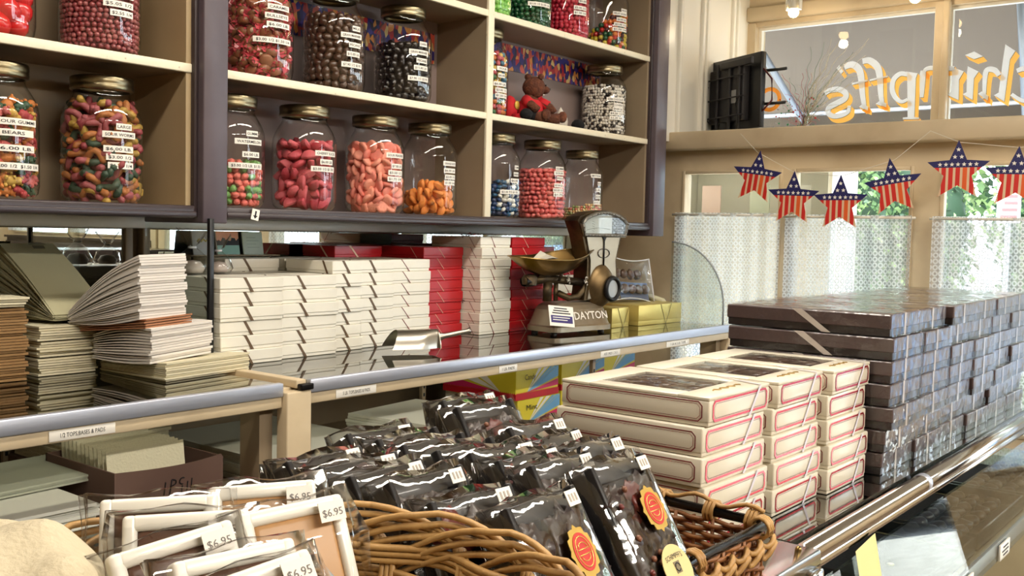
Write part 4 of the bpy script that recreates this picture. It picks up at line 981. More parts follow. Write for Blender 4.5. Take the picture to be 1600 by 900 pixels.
# ================================================================ PAPER BAGS
def flatbags(n, x, y, w, d, z, t, m, label, group, rz=0, sag=0, name='paper_bag', jit=.004, droop=0):
    random.seed(int(x*500+z*900))
    for k in range(n):
        zz = z+k*t
        b = MB(); nn = 8
        s1 = random.uniform(-.0012, .0012); th = t*.86
        f = lambda u, dz: (0, 0)
        top = []; 
        prof = [(i/nn, sag*math.sin(math.pi*i/nn)*(k/n-.5)*2+droop*(i/nn)**2) for i in range(nn+1)]
        vs = []
        for (q, dz) in prof:
            for xx in (0, w):
                vs.append((xx, q*d, dz+ (0 if q > 0 else .0004)))
                vs.append((xx, q*d, dz+th*(1-.35*q)))
        fs = []
        for i in range(nn):
            a = i*4; fs += [(a, a+4, a+6, a+2), (a+1, a+3, a+7, a+5), (a, a+1, a+5, a+4), (a+2, a+6, a+7, a+3)]
        fs += [(0, 2, 3, 1), (nn*4, nn*4+1, nn*4+3, nn*4+2)]
        b.add(vs, fs)
        o = b.build(name, m, loc=(x+random.uniform(-jit, jit), y+random.uniform(-jit, jit), zz), rot=(0, 0, R_(rz+random.uniform(-1.5, 1.5))))
        tag(o, label, 'paper bag', group)
flatbags(26, .725, 1.86, .175, .22, CZ+.001, .0052, KRAFT, 'brown kraft paper bag in the pile at the left edge', 'brown kraft bags at the left edge')
flatbags(4, .725, 1.855, .172, .22, CZ+.138, .0048, BAGC, 'cream paper bag on top of the brown kraft pile', 'cream bags on the kraft pile')
for j, (zz, nn_, lb) in enumerate(((.001, 7, 'lowest'), (.037, 6, 'middle'), (.068, 6, 'top'))):
    flatbags(nn_, .935, 1.885, .116, .20, CZ+zz, .0048, BAGC, 'small cream paper bag in the %s bundle of the narrow pile' % lb, '%s bundle of small cream bags' % lb, rz=0)
def fan(n, p0, tf, p1, tb, wv, m, label, group, bulge=.0, seed=1, th=.0016, name='paper_bag'):
    """bags fanned between a thick folded front end p0..p0+tf and a pinched end p1..p1+tb, width vector wv"""
    random.seed(seed); p0, p1, wv = Vector(p0), Vector(p1), Vector(wv)
    for k in range(n):
        u = k/max(1, n-1); a = p0+Vector((0, 0, tf*u)); c = p1+Vector((0, 0, tb*u)); nn = 8; vs = []
        jx = Vector((random.uniform(-.003, .003), random.uniform(-.003, .003), 0)); thk = tf/n*.93
        for i in range(nn+1):
            t = i/nn; q = a.lerp(c, t)+jx+Vector((0, 0, bulge*math.sin(math.pi*t)*(u-.3)))
            tt = thk*(1-t)**1.5+th*(1-(1-t)**1.5)*min(1, max(tb/n, .0004)/th)
            for s in (0, 1): vs.append(tuple(q+wv*s)); vs.append(tuple(q+wv*s+Vector((0, 0, tt))))
        fs = []
        for i in range(nn):
            b_ = i*4; fs += [(b_, b_+4, b_+6, b_+2), (b_+1, b_+3, b_+7, b_+5), (b_, b_+1, b_+5, b_+4), (b_+2, b_+6, b_+7, b_+3)]
        fs += [(0, 2, 3, 1), (nn*4, nn*4+1, nn*4+3, nn*4+2)]
        o = MB().add(vs, fs).build(name, m); tag(o, label, 'paper bag', group)
# bottom, middle, brown and top bundles of the right hand pile
fan(9, (1.065, 1.665, CZ+.001), .032, (1.062, 1.89, CZ+.001), .018, (.215, .035, .0), BAGC, 'large cream paper bag in the bottom bundle resting on the glass', 'bottom bundle of large bags', seed=2)
fan(13, (1.050, 1.690, CZ+.034), .062, (1.035, 1.87, CZ+.030), .045, (.165, .045, .004), BAGW, 'white paper bag in the wide bundle under the brown one', 'wide white bundle under the brown bags', bulge=.012, seed=3)
fan(4, (1.048, 1.705, CZ+.100), .014, (1.015, 1.88, CZ+.084), .010, (.115, .022, .004), KRAFTR, 'reddish brown paper bag squeezed between white bundles', 'reddish brown bags between the white bundles', seed=4)
fan(24, (1.040, 1.712, CZ+.1165), .117, (1.000, 1.895, CZ+.098), .022, (.113, .020, .002), BAGW, 'white paper bag in the tall fanned bundle beside the black upright', 'tall fanned white bundle', bulge=.022, seed=5)
# the grey green bundle that fans the other way
fan(24, (.945, 2.07, CZ+.110), .135, (.975, 1.905, CZ+.103), .012, (.118, .012, .0), BAGG, 'grey green paper bag in the bundle fanned toward the mirror', 'grey green bundle fanned toward the mirror', bulge=.010, seed=6)
pm = MB().box(-.012, .012, 0, .010, 0, .0004)
for k in range(3): pm.box(-.018+.003*k, .018-.003*k, .013+.003*k, .0145+.003*k, 0, .0004)
tag(flat := pm.build('printed_mark', mat('grey_print', (96, 94, 78), .7), loc=(1.012, 2.035, CZ+.2405), rot=(R_(38), 0, 0)), 'small dark printed mark on the top grey green bag', 'print')

# ================================================================ UNDER THE BACK COUNTER
UZ = H-.56
def sheets(n, x0, x1, y0, y1, z, t, m, label, group, name='card_sheet', rz=0, jit=.004, cat='card sheet'):
    random.seed(int(abs(x0)*777+n))
    for k in range(n):
        o = MB().box(-(x1-x0)/2, (x1-x0)/2, -(y1-y0)/2, (y1-y0)/2, 0, t*.9).build(name, m, loc=((x0+x1)/2+random.uniform(-jit, jit), (y0+y1)/2+random.uniform(-jit, jit), z+k*t), rot=(0, 0, R_(rz+random.uniform(-.7, .7))))
        tag(o, label, cat, group)
BOARD = mat('grey_white_board', (222, 222, 210), .6); BOARD2 = mat('cream_board', (218, 212, 184), .7, bump=(200, .4))
sheets(10, 1.33, 1.66, 1.60, 2.10, UZ+.001, .0062, BOARD, 'flat white card sheet in the low left pile right of the cream upright', 'low left pile of card sheets')
sheets(14, 1.68, 1.95, 1.60, 1.84, UZ+.001, .0074, BOARD, 'flat white card sheet in the taller pile nearer the slotted bracket', 'taller pile of card sheets', rz=6)
sheets(16, .56, .875, 1.56, 1.80, UZ+.001, .0058, BOARD, 'white card sheet in the pile left of the brown carton', 'card pile left of the carton', rz=0, jit=.008)
sheets(3, .60, .99, 1.68, 1.88, UZ+.096, .004, mat('green_grey_board', (170, 174, 156), .6), 'pale green grey board lying over the card pile beside the carton', 'green grey boards over the card pile', rz=4)
# carton with its standing liners
e = tag(empty('open_carton', (1.036, 1.60, UZ+.001)), 'open brown carton marked 1 pc 1 lb. with a bowed front', 'carton')
def bowf(u): return -.022*math.sin(math.pi*u)
cb = MB().grid(lambda u, v: (-.108+.216*u, bowf(u)*v, .122*v), 12, 4).grid(lambda u, v: (-.108+.216*u, bowf(u)*v+.003, .122*v), 12, 4)
cb.box(-.111, -.108, 0, .24, 0, .122).box(.108, .111, 0, .24, 0, .118).box(-.111, .111, .237, .24, 0, .122).box(-.108, .108, .004, .237, 0, .003)
cb.build('carton_body', CARTON, e)
h_ = MB()
def stroke(pts, r=.0011): h_.tube([(x, bowf((x+.108)/.216)*(z/.122)-.0012, z) for x, z in pts], r, 5)
stroke([(-.022, .094), (-.023, .070)]); stroke([(-.010, .097), (-.012, .066)])
stroke([(-.010+.009*math.sin(a), .091+.006*math.cos(a)) for a in [k*.5 for k in range(7)]])
stroke([(.012+.006*math.cos(a), .091+.006*math.sin(a)) for a in [1.0+k*.5 for k in range(9)]])
stroke([(.013, .082), (.013, .062)]); stroke([(.024, .088), (.024, .062)])
stroke([(.033, .092), (.033, .064)]+[(.037+.005*math.cos(a), .069+.005*math.sin(a)) for a in [-2.4+k*.6 for k in range(9)]]); stroke([(.048, .066), (.0492, .066)], .0016)
h_.build('marker_writing', INK, e)
random.seed(8)
for k in range(12):
    o = MB().grid(lambda u, v: (-.085+.155*u+.004*k*.3, .0, .147*v), 6, 3).box(-.085+.0012*k, .07+.0012*k, .0003, .0025, 0, .148).build('box_liner', BOARD2, loc=(1.020, 1.625+k*.0165, UZ+.006), rot=(R_(-8), 0, R_(random.uniform(-1, 1))))
    tag(o, 'cream card liner standing in the brown carton', 'box liner', 'liners standing in the carton')
sheets(12, 1.00, 1.205, 1.865, 2.12, UZ+.066, .0072, BOARD2, 'quilted cream pad in the pile behind the brown carton', 'quilted pads behind the carton', name='candy_pad', rz=0, jit=.005, cat='candy pad')
tag(MB().rbox(.99, 1.208, 1.855, 2.14, UZ+.001, UZ+.064, .002).build('flat_carton', CARTON), 'low brown carton carrying the quilted pads under the counter', 'carton')
# bright printed cartons
YEL = mat('yellow_print', (222, 206, 56), .35, vary=((240, 236, 210), 3.5, .5, .62, (1, 1, .4)))
def bright(x, y, z, w, d, h, label, lid=True, rz=0, txt=None, top=False):
    e = tag(empty('printed_carton', (x, y, z), R_(rz)), label, 'carton', 'bright printed cartons under the counter')
    MB().rbox(0, w, 0, d, 0, h, .001, 0, None, 1, False).build('carton_body', YEL, e)
    m = MB(); t = .0008
    # rays: white and blue wedges on front and left faces, red corner, zigzag red band
    for a0, a1, mi in ((.52, .60, 0), (.66, .76, 0), (.80, .88, 1), (.90, 1.0, 1)):
        m.add([(w*.25, -t, h*.22), (w*a0, -t, h*.98), (w*a1, -t, h*.98)], [(0, 1, 2)], mi)
    m.add([(w*.25, -t, h*.22), (w*.995, -t, h*.60), (w*.995, -t, h*.96)], [(0, 1, 2)], 1)
    m.add([(w*.25, -t, h*.22), (w*.995, -t, h*.30), (w*.995, -t, h*.52)], [(0, 1, 2)], 2)
    m.add([(-t, d*.2, h*.22), (-t, d*.5, h*.98), (-t, d*.75, h*.98)], [(0, 1, 2)], 0)
    m.add([(-t, d*.2, h*.22), (-t, d*.85, h*.98), (-t, d*.995, h*.98), (-t, d*.995, h*.7)], [(0, 1, 2, 3)], 0)
    m.add([(-t, d*.2, h*.22), (-t, d*.995, h*.22), (-t, d*.995, h*.55)], [(0, 1, 2)], 2)
    zb = h*.20
    if lid:
        m.box(-.0015, w+.0015, -.0015, 0, 0, zb, 3); m.box(-.0015, 0, 0, d, 0, zb, 3)
        n = int(w/.007)
        for k in range(n): m.add([(k*w/n, -.0015, zb), ((k+.5)*w/n, -.0015, zb+.004), ((k+1)*w/n, -.0015, zb)], [(0, 1, 2)], 3)
        n = int(d/.007)
        for k in range(n): m.add([(-.0015, k*d/n, zb), (-.0015, (k+.5)*d/n, zb+.004), (-.0015, (k+1)*d/n, zb)], [(0, 1, 2)], 3)
    m.build('print', [mat('print_white', (232, 230, 220), .35), mat('print_blue', (110, 170, 215), .35), mat('print_magenta', (206, 40, 100), .35), mat('print_red', (190, 24, 40), .35)], e)
    if txt: q = MB(); put_text(q, txt, .022, lambda u, v: (w*.32+u, -.0018, h*.72+v), 0, fit=.05); q.build('marker_writing', INK, e)
    if top: MB().rbox(-.002, w+.002, -.002, d+.002, h+.0005, h+.016, .001).build('red_lid', mat('print_red', (190, 24, 40), .35), e)
for k, (dz, tx) in enumerate(((.088, 'Candy'), (.001, 'Mint'))):
    bright(2.175+.01*k, 1.70, UZ+dz, .20, .27, .086, ('upper' if k == 0 else 'lower')+' yellow, white and blue printed carton left of the slotted upright', txt=tx)
for k in range(2):
    bright(2.42, 1.72, UZ+.001+.087*k, .23, .26, .086, ('lower', 'upper with a red lid')[k]+' printed carton right of the slotted upright behind the white boxes', lid=True, top=(k == 1))
bright(2.665, 1.74, UZ+.001, .20, .25, .086, 'lower printed carton near the window end under the counter')
bright(2.665, 1.74, UZ+.088, .20, .25, .086, 'upper printed carton near the window end under the counter')

# ================================================================ BOXES ON THE CASE
# cream boxes with red foil frames
def octo(cx, cz, w, h, c): return [(cx-w/2+c, cz-h/2), (cx+w/2-c, cz-h/2), (cx+w/2, cz-h/2+c), (cx+w/2, cz+h/2-c), (cx+w/2-c, cz+h/2), (cx-w/2+c, cz+h/2), (cx-w/2, cz+h/2-c), (cx-w/2, cz-h/2+c)]
def outline(mb, cx, cz, w, h, c, lw, fn, mi):
    A = octo(cx, cz, w, h, c); B = octo(cx, cz, w-2*lw, h-2*lw, max(.0005, c-lw*.6))
    for i in range(8):
        j = (i+1) % 8; mb.add([fn(*A[i]), fn(*A[j]), fn(*B[j]), fn(*B[i])], [(0, 1, 2, 3)], mi)
REDL = mat('dark_red_line', (122, 28, 38), .3); PINKL = mat('red_foil', (214, 56, 74), .22, .75)
def winbox(w, d, h, label, group, window):
    e = tag(empty('window_box'), label, 'box', group)
    MB().rbox(.001, w-.001, .001, d-.001, 0, h*.3, .001).build('base', CBOX, e)
    if window:
        b = MB().rbox(0, w, 0, d, h*.12, h-.004, .0022)
        x0, x1, y0, y1 = w*.17, w*.83, d*.20, d*.80
        for a in ((0, w, 0, y0), (0, w, y1, d), (0, x0, y0, y1), (x1, w, y0, y1)): b.rbox(*a, h-.0045, h, .0012)
        b.build('lid', CBOX, e)
        c = MB(); random.seed(3)
        for k in range(9): c.blob(.017, .015, .0022, .3, 2, k, 2, 0, T(x0+.02+(x1-x0-.04)*((k % 3)/2), y0+.02+(y1-y0-.04)*((k//3)/2), h-.0040))
        c.box(x0, x1, y0, y1, h-.0042, h-.0038); c.build('sweets', MILK, e)
        MB().grid(lambda u, v: (x0+(x1-x0)*u, y0+(y1-y0)*v, h-.0002+.0012*math.sin(3.1*u)*math.sin(3.1*v)), 14, 14).build('window_film', SHRINK, e)
        g = MB(); g.tube([(w*.30+w*.42*k/12, d*.10+.003*math.sin(k*1.9), h+.0004) for k in range(13)], .0011, 4); g.build('gilt_script', mat('gilt', (170, 138, 80), .3, .6), e)
    else: MB().rbox(0, w, 0, d, h*.12, h, .0022).build('lid', CBOX, e)
    f = MB(); t = .0007
    F = lambda u, v: (u, -t, v); G = lambda u, v: (-t, u, v)
    outline(f, w/2, h*.50, w*.90, h*.74, .005, .0026, F, 1); outline(f, w/2, h*.50, w*.90-.0075, h*.74-.0075, .004, .0006, F, 0)
    outline(f, d/2, h*.50, d*.92, h*.70, .005, .0013, G, 0); outline(f, d/2, h*.50, d*.92-.006, h*.70-.006, .004, .0005, G, 1)
    f.build('foil_frame', [REDL, PINKL], e)
    r = MB().add([(w*.80, -.0013, h), (w*.80+.006, -.0013, h), (w*.62+.006, -.0013, 0), (w*.62, -.0013, 0)], [(0, 3, 2, 1)]); 
    if window: r.add([(w*.80, -.0013, h+.0012), (w*.80+.006, -.0013, h+.0012), (w*.998, d*.35, h+.0012), (w*.985, d*.35, h+.0012)], [(0, 1, 2, 3)])
    r.build('sheer_ribbon', mat('sheer_ribbon', (214, 206, 214), .35), e)
    return e
P0 = {}
cols = [(1.000, .512, .160, .200, 'the column nearest the camera'), (1.172, .506, .146, .205, 'the middle cream column'), (1.328, .496, .146, .215, 'the cream column touching the dark boxes')]
for ci, (x, y, w_, d_, cn) in enumerate(cols):
    random.seed(40+ci); hh = .0340; n = 5
    a = winbox(w_, d_, hh-.0008, '', 'cream boxes with red foil frames', True); b = winbox(w_, d_, hh-.0008, '', 'cream boxes with red foil frames', False)
    sb = snapshot(b)
    for k in range(n):
        ft = n-1-k
        o = a if ft == 0 else (b if ft == 1 else copy_tree(b, None, sb))
        o['label'] = 'cream red-framed box%s, %s in %s' % (' with clear window' if ft == 0 else '', 'lowest' if k == 0 else ORD[ft], cn)
        o.location = (x+random.uniform(-.004, .004), y+random.uniform(-.005, .004), TZ+.0006+k*hh); o.rotation_euler = (0, 0, R_(random.uniform(-1.2, 1.2)))
# shrink-wrapped dark boxes
def darkbox(w, d, h, label):
    e = tag(empty('wrapped_box'), label, 'box', 'dark brown shrink wrapped boxes on the case')
    MB().rbox(.002, w-.002, .002, d-.002, 0, h*.36, .001, 0, None, 1, False).build('base', mat('black_brown_card', (34, 26, 27), .35), e)
    MB().rbox(.0, w, .0, d, h*.33, h-.001, .0016, 0, None, 1, False).build('lid', DBOX, e)
    r = MB(); t = .0011
    r.add([(w*.40, -t, h), (w*.40+.008, -t, h), (w*.40+.008, -t, 0), (w*.40, -t, 0)], [(0, 3, 2, 1)])
    r.add([(w*.40, -t, h+.0006), (w*.40+.008, -t, h+.0006), (w*.10, d*.5, h+.0006), (w*.10-.008, d*.5, h+.0006)], [(0, 1, 2, 3)])
    r.add([(-t, d*.52, h), (-t, d*.52+.016, h), (-t, d*.34+.014, 0), (-t, d*.34, 0)], [(0, 1, 2, 3)])
    r.build('ribbon', mat('taupe_ribbon', (196, 186, 178), .3), e)
    random.seed(6)
    def wr(p, ax):
        n_ = noise.noise(Vector(p)*42)*.0014+noise.noise(Vector(p)*110+Vector((5, 5, 5)))*.0006
        q = list(p); q[ax] += -abs(n_) if ax < 2 else abs(n_); return tuple(q)
    s = MB().grid(lambda u, v: wr((w*u, -.0016, h*v), 1), 16, 6).grid(lambda u, v: wr((-.0016, d*u, h*v), 0), 16, 5).grid(lambda u, v: wr((w*u, d*v, h+.0009), 2), 12, 16)
    s.build('shrink_film', SHRINK, e)
    return e
dh = .0343; dw = .1495; first = None
ncol = 6
hts = [7, 7, 7, 7, 7, 7]
xs = [1.490+dw*i+(.004 if i > 1 else 0)+(.006 if i > 3 else 0) for i in range(ncol)]
names = ['first column beside the cream boxes', 'second column', 'third column', 'fourth column', 'fifth column', 'farthest column toward the windows']
for c in range(ncol):
    random.seed(60+c)
    for k in range(7):
        lab = 'dark brown wrapped box, %s in the %s' % ('lowest' if k == 0 else ORD[6-k], names[c])
        if first is None: o = darkbox(.146, .262, dh-.001, lab); first = (o, snapshot(o))
        else: o = copy_tree(first[0], None, first[1]); o['label'] = lab
        jx = .010*((k*3+c) % 3-1) if 0 < k < 6 else 0
        o.location = (xs[c]+jx*.12, .470+random.uniform(-.006, .006)+(.004 if k < 2 else 0), TZ+.0006+k*dh); o.rotation_euler = (0, 0, R_(random.uniform(-.7, .7)))
# ================================================================ DARK SWEET PACKAGES IN THE BASKET
TRAYB = mat('black_tray', (15, 12, 14), .42, coat=.15)
SEAL = mat('gold_seal', (220, 184, 96), .25, .5); SEALR = mat('red_seal', (196, 46, 36), .35); CLAB = mat('cream_round_label', (214, 194, 132), .5)
_pc = {}
def crumple(w, d, h, seed, amp=.0022, flap=.006):
    """cellophane bag round a slab: x width, y thickness, z length"""
    bm = bmesh.new(); bmesh.ops.create_cube(bm, size=1); bmesh.ops.subdivide_edges(bm, edges=bm.edges[:], cuts=7, use_grid_fill=True)
    for v in bm.verts:
        x, y, z = v.co; n1 = noise.noise_vector(Vector((x*3, y*2, z*3.5))+Vector((seed*3.7, seed, 0))); n2 = noise.noise_vector(Vector((x*9, y*5, z*8))+Vector((seed, 0, seed*2.1)))
        q = Vector((x*w, y*d, z*h))+Vector(n1)*amp+Vector(n2)*amp*.45
        if z > .49: q.y *= .35; q.z += flap*(.6+.4*math.sin(x*9+seed))
        if z < -.49: q.y *= .5
        if abs(x) > .49: q.x += math.copysign(.004+.004*abs(n1[0])*3, x); q.y *= .55
        v.co = q
    return MB().bm(bm, 0, True)
def package(kind, w, L_, t, label, seed, sticker=True, seal=0, rlabel=0, group='dark sweet packages in the rectangular basket'):
    """stands on its short side, face towards -y, origin bottom centre"""
    e = tag(empty('candy_package'), label, 'candy package', group)
    key = (kind, w, seed % 4)
    if key not in _pc:
        random.seed(seed % 4+10)
        tr = MB().rbox(-w/2, w/2, -.0, t, 0, L_, .004); 
        for a in ((-w/2, -w/2+.006, 0, L_), (w/2-.006, w/2, 0, L_), (-w/2+.006, w/2-.006, 0, .006), (-w/2+.006, w/2-.006, L_-.016, L_)): tr.rbox(a[0], a[1], -.009 if a[3]-a[2] > .05 or a[2] == 0 else -.003, .0, a[2], a[3], .0015)
        ch = MB(); nx, nz = 3, 4
        for i in range(nx):
            for j in range(nz):
                ch.blob(.0165, .0085, .0190, .75, 2.6, seed % 4*13+i*5+j*3, 3, 0 if random.random() < .8 else 1, T(-w*.30+i*w*.30+random.uniform(-.004, .004), -.003, .020+j*(L_-.055)/(nz-1)+random.uniform(-.004, .004)) @ RY(random.uniform(-40, 40)))
        for k in range(9):
            ch.blob(.0032, .0026, .0032, .2, 3, k, 1, random.choice((1, 2, 2)), T(random.uniform(-w*.38, w*.38), -.0135, random.uniform(.02, L_-.02)))
        wr = crumple(w+.006, t+.016, L_+.006, seed % 4+1)
        _pc[key] = (tr.mesh('tray', TRAYB), ch.mesh('sweets', [CHOC, mat('red_brown_bits', (98, 34, 28), .35), mat('tan_bits', (120, 74, 50), .4)]), wr.mesh('wrapper', CELLO))
    for nm, me in zip(('tray', 'sweets', 'wrapper'), _pc[key]):
        o = bpy.data.objects.new(nm, me); COL.objects.link(o); o.parent = e
        if nm == 'wrapper': o.location = (0, t/2-.004, L_/2)
    yy = -.0155
    if sticker:
        s = MB().box(-.0078, .0078, -.0006, 0, -.006, .006, 0)
        for k in range(3): s.box(-.005+.004*k, -.003+.004*k, -.0009, -.0007, -.003, .003, 1)
        s.build('price_sticker', [PAPER, mat('faint_print', (170, 160, 148), .5)], e, loc=(w*.27, yy-.001, L_-.010))
    if seal:
        r = .0155; n = 32; s = MB().prism([((r+.0013*math.cos(12*a))*math.cos(a), (r+.0013*math.cos(12*a))*math.sin(a)*1.25) for a in [2*math.pi*k/n for k in range(n)]], .0006, lambda u, v, q: (u, -q, v), 0)
        s.prism([(.0115*math.cos(2*math.pi*k/24), .0145*math.sin(2*math.pi*k/24)) for k in range(24)], .0004, lambda u, v, q: (u, -.0007-q, v), 1)
        s.tube([(.0090*math.cos(2*math.pi*k/20), -.0012, .0115*math.sin(2*math.pi*k/20)) for k in range(20)], .0005, 4, 0, closed=True)
        for q in (-1, 1): s.tube([(.005*math.cos(a)*1.1, -.0012, q*(.003+.004*math.sin(a))) for a in [k*.5 for k in range(7)]], .0005, 4, 0)
        s.tube([(-.007, -.0012, .002), (.007, -.0012, .002)], .0005, 4, 0).tube([(-.007, -.0012, -.002), (.007, -.0012, -.002)], .0005, 4, 0)
        s.build('gold_seal', [SEAL, SEALR], e, loc=(w*.10, yy-.001, L_*.66))
    if rlabel:
        s = MB().prism([(.0205*math.cos(2*math.pi*k/40), .0205*math.sin(2*math.pi*k/40)) for k in range(40)], .0006, lambda u, v, q: (u, -q, v), 0)
        put_text(s, "SCHIMPFF'S", .0062, lambda u, v: (u, -.0009, .0125+v-(u*30)**2*.006-.002), 1, fit=.026)
        s.prism([(-.004, -.004), (.004, -.004), (.0045, .006), (-.0045, .006)], .0003, lambda u, v, q: (u, -.0007-q, v), 2)
        s.tube([(.0035*math.cos(a), -.001, .001+.0035*math.sin(a)) for a in [k*.7 for k in range(9)]], .0006, 4, 1)
        put_text(s, 'Lemon Creams', .0052, lambda u, v: (u, -.0009, -.0125+v+(u*30)**2*.006), 1, fit=.028)
        s.build('round_label', [CLAB, INK, mat('label_print', (120, 108, 80), .6)], e, loc=(w*.05, yy-.0015, L_*.30))
    return e
LEAN = 31
def put_pack(xl, yl, zt, lab, seed, w=.082, L_=.145, lean=LEAN, rz=0, **k):
    """xl, yl: where the top right price sticker sits; the package leans back from its foot"""
    p = package('dark', w, L_, .024, lab, seed, **k)
    l = R_(lean); top = Vector((xl-w*.27, yl, zt))
    foot = top-Vector((0, math.sin(l)*(L_-.010), math.cos(l)*(L_-.010)+.0155*math.sin(l)))
    p.location = foot+Vector((0, .0135, 0)); p.rotation_euler = (-l, 0, R_(rz)); return p
def R3(a): return a
zt = H-.200
f1 = [.645, .608, .571, .533, .478, .424]
ords = ['farthest back', 'second from the back', 'third from the back', 'fourth from the back', 'second from the front', 'front']
for i, y in enumerate(f1):
    x = (.600, .601, .603, .606, .592, .618)[i]
    put_pack(x, y, zt-(.004 if i == 4 else 0), 'wrapped dark candy package, %s of the left file%s' % (ords[i], ', with gold seal' if i == 5 else ''), i, seal=(i == 5), rlabel=(i == 5), rz=(2, -2, 3, 0, -5, 3)[i], w=.086 if i < 5 else .09)
f2 = [.690, .655, .620, .585, .553, .520, .487, .446]
ords2 = ['farthest back', 'second from the back', 'third from the back', 'fourth from the back', 'fifth from the back', 'third from the front', 'second from the front', 'front']
for i, y in enumerate(f2):
    put_pack((.704, .712, .708, .716, .722, .722, .724, .752)[i], y, zt, 'wrapped dark candy package, %s of the middle file%s' % (ords2[i], ', with gold seal' if i == 7 else ''), i+7, seal=(i == 7), rlabel=(i == 7), rz=(-2, 2, 0, 3, -3, 1, -1, 0)[i], sticker=i not in (1, 2, 3), w=.084)
f3 = [.715, .675, .600, .550, .505]
for i, y in enumerate(f3):
    put_pack((.868, .845, .839, .806, .800)[i], y, zt+(.010 if i < 2 else .0), 'wrapped dark candy package, %s of the right file' % ['farthest back', 'second from the back', 'middle one', 'second from the front', 'front'][i], i+17, rz=(0, -3, -2, 3, -2)[i], sticker=i != 1, w=.088)

# rectangular rattan basket with a black rod rim
def wall_weave(mb, p, q, z0, z1, rows, r=.0024, seed=0, amp=.0032, pitch=.022, spl=.0, mi=0):
    p, q = Vector(p), Vector(q); L_ = (q-p).length; d = (q-p)/L_; nrm = Vector((d.y, -d.x, 0)); n = max(4, int(L_/pitch*4))
    for k in range(rows):
        z = z0+(z1-z0)*(k+.5)/rows; ph = math.pi*(k % 2)
        mb.tube([tuple(p+d*L_*i/n+nrm*(amp*math.sin(math.pi*(i/n)*L_/pitch+ph)+spl*(z-z0))+Vector((0, 0, z))) for i in range(n+1)], r, 6, mi)
    m = int(L_/pitch)
    for i in range(m+1):
        c = p+d*min(L_, (i+.5)*pitch)
        mb.tube([tuple(c+Vector((0, 0, z0))), tuple(c+nrm*spl*(z1-z0)+Vector((0, 0, z1)))], r*.9, 5, mi)
bx0, bx1, by0, by1 = .50, .925, .410, .80
e = tag(empty('rattan_basket', (0, 0, TZ+.0006)), 'rectangular brown rattan basket with black rod rim holding the dark packages', 'basket')
b = MB(); zr = H-.285-TZ
for p, q in (((bx0, by0, 0), (bx1, by0, 0)), ((bx1, by0, 0), (bx1+.02, by1, 0)), ((bx1+.02, by1, 0), (bx0, by1, 0)), ((bx0, by1, 0), (bx0, by0, 0))):
    wall_weave(b, p, q, .004, zr-.006, 11, seed=1)
b.box(bx0, bx1, by0, by1, 0, .004)
b.build('woven_sides', WICKD, e)
rim = MB().tube([(bx0, by0-.004, zr), (bx1+.004, by0-.004, zr), (bx1+.026, by1+.004, zr), (bx0, by1+.004, zr)], .0052, 12, closed=True); rim.build('rod_rim', BLKROD, e)
c = MB()
def coil(mb, cx, cy, cz, ax, n=3, R=.010, r=.0022, ln=.012):
    pts = []
    for k in range(n*12+1):
        a = 2*math.pi*k/12; s = ln*(k/(n*12)-.5)
        pts.append((cx+(s if ax == 0 else R*math.cos(a)), cy+(R*math.cos(a) if ax == 0 else s), cz+R*math.sin(a)))
    mb.tube(pts, r, 6)
for (x, y, ax) in ((bx1-.01, by0-.004, 0), (bx1+.006, by0+.012, 1), (bx1+.01, by0+.06, 1), (bx1+.014, by0+.12, 1), (bx1-.15, by0-.004, 0), (bx1+.02, by1-.02, 1)): coil(c, x, y, zr, ax)
c.tube([(bx1+.004+.02*t_, by0+.39*t_, zr+.011+.004*math.sin(t_*40)) for t_ in [k/40 for k in range(41)]], .0024, 6)
pl = [(bx1+.004-(bx1-bx0)*t_, by0-.010-.003*math.sin(t_*90), .018+zr*.5+.004*math.cos(t_*90)) for t_ in [k/90 for k in range(91)]]
c.tube(pl, .003, 6).tube([(x, y-.002, z-.008+.006*math.sin(i*.99)) for i, (x, y, z) in enumerate(pl)], .003, 6)
c.build('rattan_binding', WICK, e)

# ================================================================ OVAL WICKER BASKET WITH TRAYS
BCX, BCY, BR = .335, .445, .186
e = tag(empty('wicker_basket', (BCX, BCY, TZ+.0006)), 'round honey coloured wicker basket with arched open border in the foreground', 'basket')
zb = H-.205-TZ                     # border height
def rad(z): return BR*(.80+.20*(z/zb)**.7)
b = MB()
rows = 7
for k in range(rows):
    z = .010+(zb-.040)*k/(rows-1); ph = math.pi*(k % 2); N = 200
    for s in (-.0036, .0012, .0056):
        b.tube([((rad(z)+.0050*math.sin(11*2*math.pi*i/N+ph))*math.cos(2*math.pi*i/N), (rad(z)+.0050*math.sin(11*2*math.pi*i/N+ph))*math.sin(2*math.pi*i/N), z+s) for i in range(N)], .0027, 5, closed=True)
b.build('woven_wall', WICK, e)
st_ = MB(); NS = 18
for k in range(NS):
    a0 = 2*math.pi*k/NS
    for j in (-1, 0, 1):
        da = j*.022
        pts = [((rad(z))*math.cos(a0+da), rad(z)*math.sin(a0+da), z) for z in [zb*.0+.004+(zb-.034)*i/5 for i in range(6)]]
        for i in range(1, 17):     # arch over to the fourth stake on
            t = i/16; a = a0+da*(1-t)+t*2*math.pi*3.3/NS; z = (zb-.030)+(.030+j*.0055)*math.sin(math.pi*t)**.65-.030*t*t+j*.004*t
            r_ = rad(zb)+(.006 if t < .5 else -.002)
            pts.append((r_*math.cos(a), r_*math.sin(a), z))
        st_.tube(pts, .0026, 5)
st_.build('arched_stakes', WICK, e)
MB().lathe([(0, .0), (rad(0)*.98, .0), (rad(0)*.98, .006), (0, .006)], 40).build('basket_floor', WICK, e)
